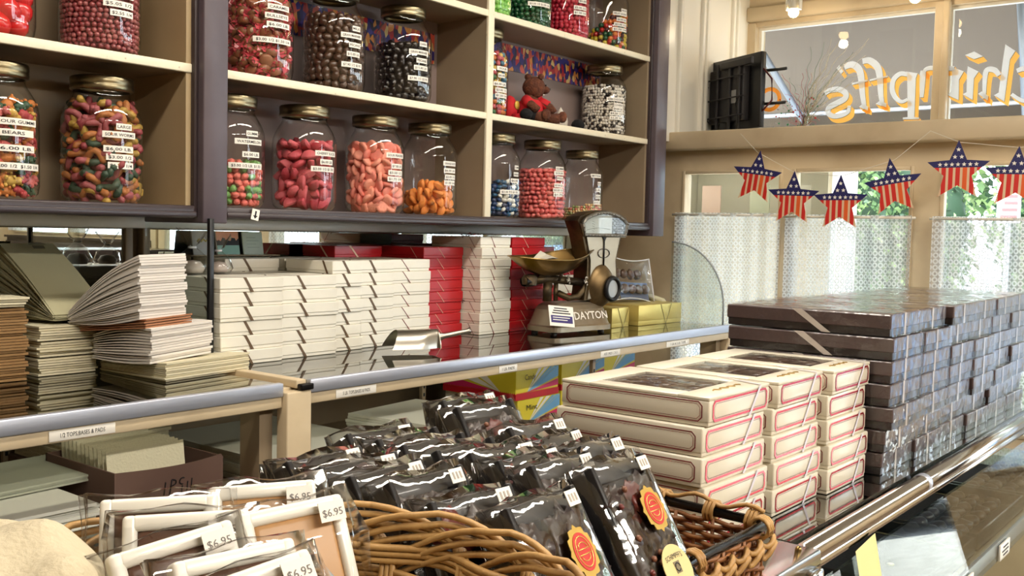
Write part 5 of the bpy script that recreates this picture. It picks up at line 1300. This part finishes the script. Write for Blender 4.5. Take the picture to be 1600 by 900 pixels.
# fudge trays
WTR = mat('white_foam_tray', (236, 232, 220), .3, coat=.3); CAR = mat('caramel_fudge', (192, 148, 100), .4, bump=(30, .2)); BRF = mat('brown_fudge', (96, 66, 52), .35, bump=(40, .3))
_fc = {}
def fudge(x, y, zt_, lean, rz, fud, lab, seed, roll=0, w=.073, L_=.115, sticker=True, seal=False):
    e = tag(empty('fudge_package'), lab, 'fudge package', 'wrapped fudge trays in the wicker basket')
    k = (fud.name, seed % 3)
    if k not in _fc:
        tr = MB().rbox(-w/2, w/2, .003, .013, 0, L_, .005, 0, None, 3)
        for a in ((-w/2, -w/2+.009, 0, L_), (w/2-.009, w/2, 0, L_), (-w/2+.005, w/2-.005, 0, .009), (-w/2+.005, w/2-.005, L_-.010, L_)): tr.rbox(a[0], a[1], -.003, .010, a[2], a[3], .003, 0, None, 3)
        fd = MB().rbox(-w/2+.008, w/2-.008, -.0005, .006, .008, L_-.009, .004, 0, None, 3)
        for v in range(len(fd.v)): 
            q = fd.v[v]; fd.v[v] = (q[0], q[1]+.002*noise.noise(Vector(q)*70+Vector((seed, 0, 0))), q[2])
        _fc[k] = (tr.mesh('tray', WTR), fd.mesh('fudge', fud), crumple(w+.006, .028, L_+.004, seed+20, .0020, .004).mesh('wrapper', CELLOC))
    for nm, me in zip(('tray', 'fudge_slab', 'wrapper'), _fc[k]):
        o = bpy.data.objects.new(nm, me); COL.objects.link(o); o.parent = e
        if nm == 'wrapper': o.location = (0, .0075, L_/2)
    if sticker:
        s = MB().box(-.0092, .0092, -.0006, 0, -.0065, .0065, 0); put_text(s, '$6.95', .007, lambda u, v: (u, -.0009, -.001+v), 1, fit=.0145)
        s.build('price_sticker', [PAPER, mat('grey_ink', (110, 104, 100), .6)], e, loc=(w*.5-.013, -.0085, L_-.011))
    if seal:
        s = MB().prism([((.016+.001*math.cos(10*a))*math.cos(a), (.016+.001*math.cos(10*a))*math.sin(a)) for a in [k*math.pi/20 for k in range(40)]], .0006, lambda u, v, q: (u, -q, v), 0)
        s.box(-.010, .010, -.0014, -.0007, -.006, .006, 1); put_text(s, '2026', .007, lambda u, v: (u, -.0018, v), 0, fit=.014)
        s.build('gold_seal', [SEAL, mat('orange_seal', (222, 120, 50), .4)], e, loc=(w*.18, -.0105, L_*.38))
    l = R_(lean); q = R_(rz); e.location = (x+math.sin(q)*math.sin(l)*L_, y-math.cos(q)*math.sin(l)*L_, zt_-math.cos(l)*L_); e.rotation_euler = (-l, R_(roll), R_(rz))
zf = H-.180
fudge(.369, .583, zf, 18, -34, BRF, 'white tray of dark fudge at the very back left of the wicker basket', 0, sticker=False)
fudge(.363, .546, zf-.002, 18, -34, BRF, 'white tray of dark fudge with a half hidden sticker, second from back left', 1)
fudge(.434, .560, zf+.001, 20, -28, CAR, 'white tray of caramel fudge priced $6.95, back right of the wicker basket', 2)
fudge(.345, .508, zf-.002, 24, -14, BRF, 'tilted white tray of brown fudge priced $6.95, middle of the wicker basket', 4, roll=-8)
fudge(.420, .508, zf-.000, 24, -12, CAR, 'white tray of caramel fudge with a gold year seal, front right', 5, roll=-2, seal=True)
fudge(.345, .468, zf-.004, 26, -12, BRF, 'white tray of brown fudge directly behind the front most tray', 6, roll=-1, sticker=False)
fudge(.342, .436, zf-.004, 28, -10, BRF, 'front most white tray of dark fudge at the bottom edge, priced $6.95', 7, roll=-7)
# pale cloth bundle
mb = MB().blob(.062, .070, .036, .30, 1.8, 5, 5)
for i, v in enumerate(mb.v): mb.v[i] = (v[0], v[1], v[2]+.006*math.sin(v[0]*70+v[1]*40)+.003*math.sin(v[1]*120-v[0]*50))
tag(mb.build('cloth_bundle', mat('cream_cloth', (196, 184, 156), .85, bump=(220, .4)), loc=(.255, .556, H-.214), rot=(R_(4), R_(14), R_(-35))), 'rumpled cream cloth tucked in the wicker basket at the bottom left', 'cloth')

# ================================================================ WINDOW LETTERING
LT = {'s':[('S',[(1.595,0.59),(1.572,0.601),(1.536,0.602),(1.508,0.584),(1.511,0.563),(1.542,0.547),(1.574,0.531),(1.577,0.509),(1.554,0.495),(1.52,0.497),(1.495,0.51),(1.491,0.534)],0.024)],'mark':[('P',[(1.539,0.701),(1.55,0.688),(1.53,0.663),(1.521,0.673)])],'f':[('S',[(1.518,0.69),(1.487,0.698),(1.46,0.679),(1.448,0.645),(1.44,0.58),(1.428,0.517)],0.028),('S',[(1.484,0.62),(1.421,0.63)],0.008),('P',[(1.452,0.527),(1.416,0.51),(1.414,0.525),(1.439,0.537)])],'f2':[('S',[(1.445,0.707),(1.418,0.708),(1.387,0.683),(1.374,0.645),(1.367,0.575),(1.358,0.527)],0.027),('S',[(1.413,0.629),(1.342,0.64)],0.007),('P',[(1.386,0.534),(1.344,0.519),(1.342,0.534),(1.369,0.546)])],'p':[('P',[(1.272,0.653),(1.228,0.643),(1.234,0.624),(1.233,0.475),(1.215,0.472),(1.216,0.465),(1.277,0.468),(1.277,0.475),(1.259,0.476),(1.267,0.626)]),('S',[(1.266,0.641),(1.295,0.646),(1.319,0.625),(1.323,0.588),(1.309,0.555),(1.285,0.537),(1.262,0.545)],0.02)],'m':[('S',[(1.208,0.652),(1.209,0.617),(1.209,0.549)],0.023),('S',[(1.094,0.651),(1.143,0.65),(1.153,0.612),(1.155,0.546)],0.02),('S',[(1.152,0.633),(1.168,0.657),(1.198,0.656),(1.207,0.637)],0.017),('P',[(1.104,0.657),(1.059,0.637),(1.075,0.607),(1.073,0.53),(1.115,0.552),(1.102,0.563),(1.101,0.629)])],'i':[('P',[(1.046,0.655),(1.007,0.632),(1.022,0.608),(1.023,0.527),(1.06,0.551),(1.046,0.558),(1.048,0.63)]),('P',[(1.058,0.697),(1.026,0.708),(0.994,0.687),(1.025,0.679)])],'h':[('P',[(0.919,0.724),(0.884,0.697),(0.901,0.668),(0.913,0.515),(0.95,0.54),(0.934,0.549),(0.924,0.675)]),('S',[(0.935,0.612),(0.952,0.633),(0.978,0.635),(0.984,0.6),(0.983,0.53)],0.02),('P',[(1.005,0.549),(0.97,0.521),(0.969,0.539),(0.993,0.558)])],'c':[('S',[(0.876,0.624),(0.849,0.63),(0.817,0.607),(0.804,0.567),(0.817,0.524),(0.85,0.514),(0.89,0.54)],0.02)]}
e = tag(empty('window_lettering', (4.055, 1.25, H+.58)), 'white and orange lettering painted on the upper storefront glass, read from outside', 'lettering')
OY, OZ = 1.25, .58
def ribbon(mb, pts, w_, dy, dz, x, th, mi):
    # densify with Catmull-Rom, then a flat ribbon
    P = [Vector((p[0], p[1])) for p in pts]; Q = []
    if len(P) > 2:
        for i in range(len(P)-1):
            p0, p1, p2, p3 = P[max(0, i-1)], P[i], P[i+1], P[min(len(P)-1, i+2)]
            for k in range(5):
                t = k/5; Q.append(.5*((2*p1)+(p2-p0)*t+(2*p0-5*p1+4*p2-p3)*t*t+(3*p1-p0-3*p2+p3)*t**3))
        Q.append(P[-1])
    else: Q = P
    L_, R2 = [], []
    for i, q in enumerate(Q):
        t = (Q[min(i+1, len(Q)-1)]-Q[max(i-1, 0)]).normalized(); n = Vector((-t.y, t.x))
        u = i/(len(Q)-1); ww = w_*(.62+.38*math.sin(math.pi*min(1, .15+u*.9))) if len(Q) > 2 else w_
        L_.append(q+n*ww/2); R2.append(q-n*ww/2)
    vs = [(x+s, a.x-OY+dy, a.y-OZ+dz) for s in (0, th) for a in L_+R2]; n = len(Q); fs = []
    for i in range(n-1):
        fs.append((i, i+1, n+i+1, n+i)); fs.append((2*n+i, 3*n+i, 3*n+i+1, 2*n+i+1))
        fs.append((i, 2*n+i, 2*n+i+1, i+1)); fs.append((n+i, n+i+1, 3*n+i+1, 3*n+i))
    mb.add(vs, fs, mi)
LW = mat('white_sign_paint', (246, 248, 250), .4, sub=.0, emit=None); LO = mat('orange_sign_paint', (255, 192, 92), .4); LK = mat('dark_sign_line', (60, 50, 60), .5)
def translucent(m, w_=.55):
    nt = m.node_tree; n = nt.nodes; L = nt.links; b = n['Principled BSDF']; t = n.new('ShaderNodeBsdfTranslucent'); t.inputs[0].default_value = b.inputs['Base Color'].default_value
    x = n.new('ShaderNodeMixShader'); x.inputs[0].default_value = w_; L.new(b.outputs[0], x.inputs[1]); L.new(t.outputs[0], x.inputs[2]); L.new(x.outputs[0], n['Material Output'].inputs[0])
translucent(LW, .55); translucent(LO, .55)
def outline_of(it):
    if it[0] == 'P': return [Vector(p) for p in it[1]]
    mb = MB(); ribbon(mb, it[1], it[2], 0, 0, 0, .0001, 0); n = len(mb.v)//4
    return [Vector((mb.v[i][1]+OY, mb.v[i][2]+OZ)) for i in range(n)]+[Vector((mb.v[i][1]+OY, mb.v[i][2]+OZ)) for i in range(2*n-1, n-1, -1)]
OFF = Vector((-.0155, -.0190))
for k, items in LT.items():
    mb = MB(); sh = MB(); dk = MB()
    for ii, it in enumerate(items):
        x = ii*.00022
        if it[0] == 'S': ribbon(mb, it[1], it[2], 0, 0, x, .00018, 0)
        else: mb.prism([(p[0]-OY, p[1]-OZ) for p in it[1]], .00018, lambda u, v, q: (x+q, u, v))
        P = outline_of(it); ar = sum(P[i].x*P[(i+1) % len(P)].y-P[(i+1) % len(P)].x*P[i].y for i in range(len(P)))
        for i in range(len(P)):
            p, q = P[i], P[(i+1) % len(P)]; nrm = Vector((q.y-p.y, -(q.x-p.x)))*(1 if ar > 0 else -1)
            if nrm.dot(OFF) <= 0: continue
            for m_, t0, t1, xx in ((dk, 0, .08, .0010), (sh, .08, 1, .0012+i*.000004)):
                vs = [p+OFF*t0, q+OFF*t0, q+OFF*t1, p+OFF*t1]
                m_.add([(xx+ii*.0002, w_.x-OY, w_.y-OZ) for w_ in vs], [(0, 1, 2, 3)])
    mb.build('white_face', LW, e); sh.build('orange_shadow', LO, e); dk.build('dark_line', LK, e)
# yellow painted round mark near the wall
t = MB().lathe([(.035, 0), (.052, 0), (.052, .001), (.035, .001), (.035, 0)], 32, 0, RY(90)); tag(t.build('window_mark', LO, loc=(4.056, 1.835, H+.58)), 'yellow ring painted on the glass behind the black screen', 'lettering')

# ================================================================ STAR GARLAND
NAVY = mat('navy_card', (34, 34, 92), .45); SRED = mat('red_card_print', (206, 42, 34), .45); SCRM = mat('cream_stripe', (226, 196, 160), .45); SORG = mat('orange_stripe', (226, 96, 40), .45)
def starpts(R, r, n=5): return [((R if k % 2 == 0 else r)*math.sin(math.pi*k/n), (R if k % 2 == 0 else r)*math.cos(math.pi*k/n)) for k in range(2*n)]
def clip(poly, f, c, keep):
    out = []
    for i in range(len(poly)):
        a, b = poly[i], poly[(i+1) % len(poly)]; fa, fb = (f(a)-c)*keep, (f(b)-c)*keep
        if fa >= 0: out.append(a)
        if fa*fb < 0: t = fa/(fa-fb); out.append((a[0]+(b[0]-a[0])*t, a[1]+(b[1]-a[1])*t))
    return out
def tri_fan(poly): return poly
def star(y, z, rz, label):
    e = tag(empty('paper_star', (3.352, y, H+z), 0, (R_(rz), 0, 0)), label, 'star decoration', 'flag patterned paper stars on the string')
    R, r = .098, .044; P = starpts(R, r); cz = .0
    # u runs towards -y (left to right in view)
    F = lambda x: (lambda u, v, q: (x-q, -u, v))
    MB().prism(P, .0012, F(0)).build('star_card', SCRM, e)
    blue = MB(); stripes = MB(); zc = .012
    tris = [[(0, 0), P[i], P[(i+1) % 10]] for i in range(10)]
    for t in tris:
        q = clip(t, lambda p: p[1], zc, 1)
        if len(q) > 2: blue.prism(q, .0004, F(-.0013))
        for k in range(-4, 5):
            a, b_ = k*.021-.0066, k*.021+.0066
            s = clip(clip(clip(t, lambda p: p[1], zc, -1), lambda p: p[0], a, 1), lambda p: p[0], b_, -1)
            if len(s) > 2: stripes.prism(s, .0004, F(-.0013), 1 if k == 1 else 0)
    blue.build('blue_field', NAVY, e); stripes.build('red_stripes', [SRED, SORG], e)
    w_ = MB()
    spots = [(x, .0215) for x in (-.072, -.054, -.036, -.018, 0, .018, .036, .054, .072)][1:-1]+[(-.010, .045), (.010, .045), (0, .068)]
    for (u, v) in spots:
        w_.prism([(u+a*.075, v+b_*.075) for a, b_ in P], .0004, F(-.0019))
    w_.build('white_stars', PAPER, e)
# cream spacing: the card's vertical extent puts the tip at .098 above centre
ST = [(1.556, .303-.098, 8, 'leftmost flag patterned star on the string, over the window nearest the shelves'), (1.417, .228-.098, 2, 'second star from the left, hanging low at the first window post'), (1.250, .212-.098, 0, 'third and lowest star from the left, over the middle window'),
      (1.076, .265-.098, -9, 'fourth star from the left, tilted, beside the wide window post'), (.879, .314-.098, 0, 'fifth star from the left, highest and right of the wide post'), (.709, .290-.098, 2, 'rightmost star, cut by the right edge of the photo')]
for (y, z, rz, l) in ST: star(y, z, rz, l)
sp = [(1.625, .366), (1.556, .296), (1.417, .224), (1.250, .208), (1.076, .258), (.968, .347), (.879, .308), (.709, .286), (.55, .30), (.40, .36)]
seg = MB().tube([(3.356, y, H+z-.001) for y, z in sp], .0011, 5)
tag(seg.build('hanging_string', mat('white_string', (220, 214, 200), .7)), 'thin white string carrying the paper stars across the windows', 'string')

# ================================================================ NICHE: SCREEN, TINSEL, LAMPS
e = tag(empty('wall_screen', (3.66, 1.795, H+.41)), 'black flat screen seen from behind, mounted on a bracket in the window niche', 'screen')
M_ = RZ(-28)
MB().rbox(-.012, .012, -.165, .165, .0, .285, .004, 0, M_).build('panel', BLACK, e)
b = MB().rbox(-.045, -.0125, -.10, .12, .03, .24, .004, 0, M_).rbox(-.060, -.0455, -.165, .03, .235, .262, .003, 0, M_)
for y in (-.09, -.03, .05): b.rbox(-.056, -.046, y, y+.012, .0, .26, .002, 0, M_)
for z in (.05, .12, .20): b.tube([tuple(M_ @ Vector((-.060, -.13, z))), tuple(M_ @ Vector((-.060, .14, z)))], .003, 6)
b.build('rear_housing', mat('charcoal_plastic', (34, 32, 34), .5), e)
b = MB().box(-.0465, -.0455, -.06, -.01, .10, .15, 0, M_); b.build('rating_label', mat('grey_label', (150, 150, 150), .5), e)
cb = MB().tube([tuple(M_ @ Vector(p)) for p in ((-.05, -.08, .12), (-.075, -.10, .09), (-.07, -.11, .04), (-.06, -.09, .0), (-.05, -.06, -.02))], .003, 6)
cb.tube([tuple(M_ @ Vector(p)) for p in ((.0, -.165, .22), (.02, -.19, .18), (.02, -.195, .10), (.0, -.165, .06))], .0035, 6, 1)
cb.tube([tuple(M_ @ Vector(p)) for p in ((-.05, .12, .18), (-.07, .15, .14), (-.06, .13, .06), (-.05, .10, .03))], .003, 6, 0)
cb.build('cables', [BLACK, mat('dark_red_cable', (90, 20, 30), .4)], e)
ar = MB().tube([tuple(M_ @ Vector((0, -.10, .215))), tuple(M_ @ Vector((.05, -.235, .215)))], .006, 8).tube([tuple(M_ @ Vector((0, -.10, .09))), tuple(M_ @ Vector((.05, -.235, .09)))], .006, 8).rbox(-.02, .02, .02, .06, -.05, .06, .003)
ar.rbox(-.06, .06, -.05, .08, -.050, -.044, .002)
ar.build('bracket', BLACK, e)
# tinsel spray in a small vase
e = tag(empty('tinsel_spray', (3.86, 1.60, H+.352)), 'spray of coloured tinsel stems in a clear vase on the window ledge', 'decoration')
MB().lathe([(.0, .0), (.026, .002), (.022, .05), (.015, .09), (.022, .12)], 20).build('vase', GLASS, e)
random.seed(21)
for nm, c, n_ in (('red_stems', (170, 50, 60), 22), ('pale_stems', (214, 206, 180), 26), ('green_stems', (70, 110, 70), 12)):
    mb = MB()
    for k in range(n_):
        dy = random.uniform(-.19, .06)-(.05 if nm == 'pale_stems' else 0); dx = random.uniform(-.08, .08); h_ = random.uniform(.16, .37)
        if nm == 'red_stems': h_ = random.uniform(.06, .26); dy = random.uniform(-.10, .13)
        mb.tube([(dx*t**1.6+.004*math.sin(t*30+k), dy*t**1.7+.006*math.sin(t*24+k*2), .05+h_*t-(.10*t**3 if k % 3 == 0 else 0)) for t in [i/14 for i in range(15)]], lambda t: .0011*(1-.5*t), 4)
    mb.build(nm, mat(nm, c, .3, .3), e)
mb = MB()
for k in range(60): mb.ball((random.uniform(-.05, .05), random.uniform(-.06, .12), random.uniform(.08, .20)), random.uniform(.002, .005), k % 3, 1)
mb.build('glitter_beads', [mat('bead_red', (180, 30, 50), .2, .4), mat('bead_green', (50, 140, 90), .2, .4), mat('bead_silver', (200, 200, 210), .2, .7)], e)
# track lamps
RAIL = MB().rbox(3.78, 3.82, .2, 1.80, H+.955, H+.985, .004)
tag(RAIL.build('track_rail', CREAMW), 'white lamp track above the upper windows', 'rail')
tag(MB().rbox(3.79, 3.81, .98, 1.0, H+.986, H+1.25, .002).build('track_hanger', CREAMW), 'white hanger holding the lamp track to the ceiling', 'hanger')
BULB = mat('lit_bulb', (255, 236, 200), .4, emit=((255, 214, 150), 34))
for y, z, l in ((1.633, .884, 'lit spot lamp on the track nearest the niche wall'), (1.171, .884, 'second lit spot lamp, cut by the top edge of the photo')):
    e = tag(empty('spot_lamp', (3.80, y, H+z)), l, 'lamp', 'lit spot lamps on the track')
    MB().rbox(-.012, .012, -.030, -.022, -.0, .070, .002).rbox(-.012, .012, .022, .030, -.0, .070, .002).rbox(-.014, .014, -.030, .030, .060, .070, .002).build('yoke', CREAMW, e)
    MB().lathe([(.014, .058), (.016, .03), (.020, .008), (.018, .004)], 20).build('socket', CREAMW, e)
    MB().ball((0, 0, -.008), .021).build('bulb', BULB, e)
    pl_ = light('spot_light', 'POINT', (3.80, y, H+z-.045), 1.3, (1, .86, .66)); pl_.data.shadow_soft_size = .02
# ceiling lamps of the shop
EM = mat('tube_diffuser', (255, 238, 206), .5, emit=((255, 232, 200), 9))
for i, (x, y, l) in enumerate(((.55, .95, 'long ceiling lamp over the aisle, left of the camera'), (1.9, .95, 'long ceiling lamp over the aisle toward the windows'), (.4, -1.5, 'long ceiling lamp behind the camera, left'), (2.0, -1.5, 'long ceiling lamp behind the camera, toward the windows'))):
    e = tag(empty('ceiling_lamp', (x, y, H+1.18)), l, 'ceiling lamp', 'long ceiling lamps')
    MB().rbox(-.62, .62, -.09, .09, .0, .07, .006).build('housing', CREAMW, e)
    MB().rbox(-.60, .60, -.05, -.012, -.022, -.001, .006).rbox(-.60, .60, .012, .05, -.022, -.001, .006).build('tubes', EM, e)
    a = light('ceiling_light', 'AREA', (x, y, H+1.15), 28*(.66 if y > 0 else 2.8), (1, .94, .85), (1.2, .14))

# ================================================================ STREET OUTSIDE
struct(MB().box(3.53, 7.2, -9, 9, -.12, -.02).build('sidewalk', mat('pale_concrete', (196, 190, 180), .9, bump=(30, .1), vary=((176, 170, 160), 8, .4, .7))))
struct(MB().box(7.2, 40, -30, 30, -.25, -.15).build('road', mat('grey_asphalt', (150, 148, 146), .9, vary=((128, 126, 126), 3, .4, .7))))
struct(MB().box(3.53, 3.6, 2.2, 9, 0, 3.2).box(3.53, 3.6, -9, -3.05, 0, 3.2).box(3.6, 4.12, -9, 9, 2.75, 3.4).build('facade', mat('facade_paint', (196, 182, 156), .6)))
# awning with arms
e = tag(empty('awning', (4.125, 0, 0)), 'grey brown fabric awning over the shop windows with metal arms', 'awning')
AW = mat('taupe_canvas', (116, 107, 101), .8, bump=(200, .1)); translucent(AW, .12)
a_ = MB().prism([(0, 2.85), (0, 2.83), (1.50, 2.125), (1.50, 2.145)], 7.6, lambda u, v, q: (u, -4+q, v)); a_.build('canvas', AW, e)
MB().box(1.50, 1.508, -4, 3.6, 2.03, 2.145).build('valance', AW, e)
MB().tube([(1.49, -4, 2.13), (1.49, 3.6, 2.13)], .018, 8).build('front_bar', ALU, e)
for y in (2.30, 1.16, -.6, -2.3):
    MB().tube([(.03, y-.26, 2.40), (1.48, y, 2.05)], .018, 8).build('awning_arm', mat('arm_grey', (120, 128, 140), .4, .3), e)
# trees and hedge over the road
def leafmass(mb, c, r, n, s, seed):
    random.seed(seed)
    for k in range(n):
        u = random.uniform(-1, 1); a = random.random()*6.283; q = math.sqrt(1-u*u); rr = random.uniform(.72, 1.0)*(1+.25*noise.noise(Vector((q*math.cos(a), q*math.sin(a), u))*2.2+Vector((seed, 0, 0))))
        p = Vector((c[0]+r[0]*rr*q*math.cos(a), c[1]+r[1]*rr*q*math.sin(a), c[2]+r[2]*rr*u)); d = Vector((random.gauss(0, 1), random.gauss(0, 1), random.gauss(0, 1))).normalized(); t = d.orthogonal().normalized(); b = d.cross(t); ss = s*random.uniform(.6, 1.3)
        mb.add([p-t*ss-b*ss*.4, p+t*ss-b*ss*.4, p+t*ss*.6+b*ss*.6, p-t*ss*.6+b*ss*.6], [(0, 1, 2, 3)], random.randrange(3))
LEAF = [mat('leaf_bright', (150, 172, 112), .6), mat('leaf_mid', (104, 132, 84), .6), mat('leaf_deep', (58, 84, 58), .6)]
for m_ in LEAF: translucent(m_, .4)
def tree(x, y, h, r, label, seed, n=3800, s=.10):
    e = tag(empty('street_tree', (x, y, -.15)), label, 'tree', 'trees across the street')
    MB().tube([(0, 0, 0), (.05, .05, h*.4), (0, 0, h*.75)], lambda t: .16*(1-.5*t), 8).build('trunk', mat('bark', (110, 100, 92), .9, bump=(20, .6)), e)
    mb = MB(); 
    for k in range(4): leafmass(mb, (random.uniform(-.4, .4)*r, random.uniform(-.6, .6)*r, h*(.55+.14*k)), (r*.8, r*.9, r*.6), n//4, s, seed+k)
    o = mb.build('foliage', LEAF, e); o['kind'] = 'stuff'
random.seed(2)
tree(19, 3.6, 5.2, 1.5, 'leafy tree behind the hedges beyond the right hand windows', 1)
tree(19, .2, 4.8, 1.4, 'leafy tree behind the hedges past the street door', 2)
tree(20, -4.5, 5.4, 1.8, 'leafy tree far along the street', 3)
tree(21, 7.4, 6.2, 1.5, 'tall tree rising behind the white sided house', 4)
for k, (x, y, w_, h_) in enumerate(((13.2, 4.45, 2.3, 3.3), (13.4, 1.8, 2.3, 3.1), (13.2, -.9, 2.4, 2.2), (13.6, -4.4, 3.0, 2.4))):
    mb = MB().blob(.62, w_/2-.05, h_/2-.12, .25, 2.5, k, 3, 2, T(0, 0, h_/2)); leafmass(mb, (0, 0, h_/2), (.85, w_/2+.12, h_/2+.05), 9000, .045, 30+k)
    o = mb.build('hedge_foliage', LEAF, loc=(x, y, -.15)); tag(o, ['tall green hedge across the street beside the white house', 'tall green hedge across the street behind the rightmost window', 'green hedge across the street behind the door', 'far green hedge along the street'][k], 'hedge', 'hedges across the street')
# white sided house
e = tag(empty('sided_house', (14.2, 8.2, -.15)), 'white clapboard house across the street at the left of the view', 'house')
hb_ = MB().box(0, 4, -2.2, 2.2, 0, 4.2)
for k in range(28): hb_.add([(-.02, -2.2, .15*k), (-.02, 2.2, .15*k), (0, 2.2, .15*(k+1)), (0, -2.2, .15*(k+1))], [(0, 3, 2, 1)])
hb_.build('walls', mat('white_siding', (226, 222, 214), .6), e)
MB().prism([(-2.5, 4.2), (2.5, 4.2), (0, 5.8)], 4.4, lambda u, v, q: (-.2+q, u, v)).build('roof', mat('grey_shingle', (120, 116, 114), .8), e)
MB().box(-.05, -.01, -.5, .4, 1.2, 2.6).build('window', mat('dark_pane', (90, 104, 116), .1), e)
# small white sign with red marks
e = tag(empty('street_sign', (9.0, 1.95, -.15)), 'white street notice board on a post beyond the rightmost window', 'sign')
MB().box(-.015, .015, -.02, .02, 0, 1.718).build('post', ALU, e)
MB().rbox(-.025, .0, -.09, .09, 1.72, 2.05, .01).build('board', PAPER, e)
g = MB()
for k in range(5): g.box(-.032, -.026, -.07, .06-.015*(k % 3), 1.76+.055*k, 1.785+.055*k)
g.build('printed_lines', mat('faint_red', (190, 90, 90), .6), e)
# parked cars
def car(x, y, rz, col, label):
    e = tag(empty('parked_car', (x, y, -.15), R_(rz)), label, 'car', 'cars parked on the street')
    prof = [(-2.1, .35), (-2.15, .75), (-1.6, .92), (-1.15, .98), (-.55, 1.42), (.75, 1.46), (1.45, 1.05), (2.1, .92), (2.15, .40), (1.75, .28), (1.70, .42), (1.45, .62), (1.15, .62), (.90, .42), (.86, .26), (-.86, .26), (-.90, .42), (-1.15, .62), (-1.45, .62), (-1.70, .42), (-1.74, .28)]
    bm = bmesh.new(); m = MB().prism(prof, 1.72, lambda u, v, q: (u, q-.86, v)); me = m.mesh('t', CREAM); bm.from_mesh(me); bpy.data.meshes.remove(me)
    for v in bm.verts:
        if v.co.z > 1.0: v.co.y *= .80
    bmesh.ops.bevel(bm, geom=[q for q in bm.edges if abs(q.verts[0].co.y-q.verts[1].co.y) < .3], offset=.05, segments=2, affect='EDGES')
    MB().bm(bm, 0, False).build('body', mat(label.split()[0]+'_car_paint', col, .25, .2, coat=.8), e)
    wn = MB()
    for s in (-1, 1): wn.add([(-1.02, s*.80, 1.02), (1.25, s*.80, 1.08), (.68, s*.705, 1.40), (-.50, s*.705, 1.37)], [(0, 1, 2, 3)])
    wn.add([(-1.17, -.66, 1.0), (-1.17, .66, 1.0), (-.60, .62, 1.41), (-.60, -.62, 1.41)], [(0, 1, 2, 3)]); wn.build('windows', mat('car_glass', (30, 38, 46), .05), e)
    for sx in (-1.3, 1.3):
        for sy in (-.78, .78):
            wl = MB().lathe([(.16, -.1), (.29, -.11), (.33, -.07), (.33, .07), (.29, .11), (.16, .1)], 28, 0, T(sx, sy, .33) @ RX(90)).build('wheel', mat('tyre', (30, 30, 32), .8), e)
            h = MB().lathe([(0, .06), (.05, .07), (.06, .05)], 12, 0, T(sx, sy, .33) @ RX(90 if sy < 0 else -90))
            for k in range(7):
                a = 2*math.pi*k/7; h.box(-.022, .022, .03, .2, .05, .085, 0, T(sx, sy, .33) @ RX(90 if sy < 0 else -90) @ Matrix.Rotation(a, 4, 'Z'))
            h.lathe([(.19, .05), (.22, .09), (.23, .05)], 28, 0, T(sx, sy, .33) @ RX(90 if sy < 0 else -90)); h.build('hubcap', CHROME, wl)
car(8.8, -1.35, 90, (120, 150, 190), 'blue car parked at the kerb outside the shop door')
car(9.2, 5.2, 90, (150, 165, 190), 'silver car parked outside the middle windows')
# showcase shelf outside the first window
e = tag(empty('outdoor_shelf', (4.35, 1.98, 0)), 'white open shelf with small printed cards seen through the leftmost window', 'shelf')
MB().rbox(.30, .32, -.30, .50, .9, 1.85, .003).rbox(0, .30, -.30, .50, 1.50, 1.515, .003).rbox(0, .30, -.30, .50, 1.78, 1.80, .003).rbox(0, .32, -.32, -.30, -.02, 1.85, .003).rbox(0, .32, .50, .52, -.02, 1.85, .003).build('cabinet', CREAMW, e)
for y, c in ((.05, (190, 196, 180)), (.30, (214, 190, 184)), (-.15, (206, 204, 196))):
    tag(MB().rbox(-.05, .05, -.003, .003, 0, .14, .002).tube([(-.02, -.004, .08), (0, -.004, .10), (.02, -.004, .08)], .003, 5, 1).build('display_card', [mat('card_%d' % c[0], c, .5), mat('card_mark', (170, 70, 70), .5)], loc=(4.42, 1.98+y, 1.5165), rot=(0, 0, R_(90))), 'small printed card on the white outdoor shelf, %s' % {.05: 'greenish with a red mark', .30: 'pinkish with a red mark', -.15: 'grey with a red mark'}[y], 'card', 'cards on the white outdoor shelf')
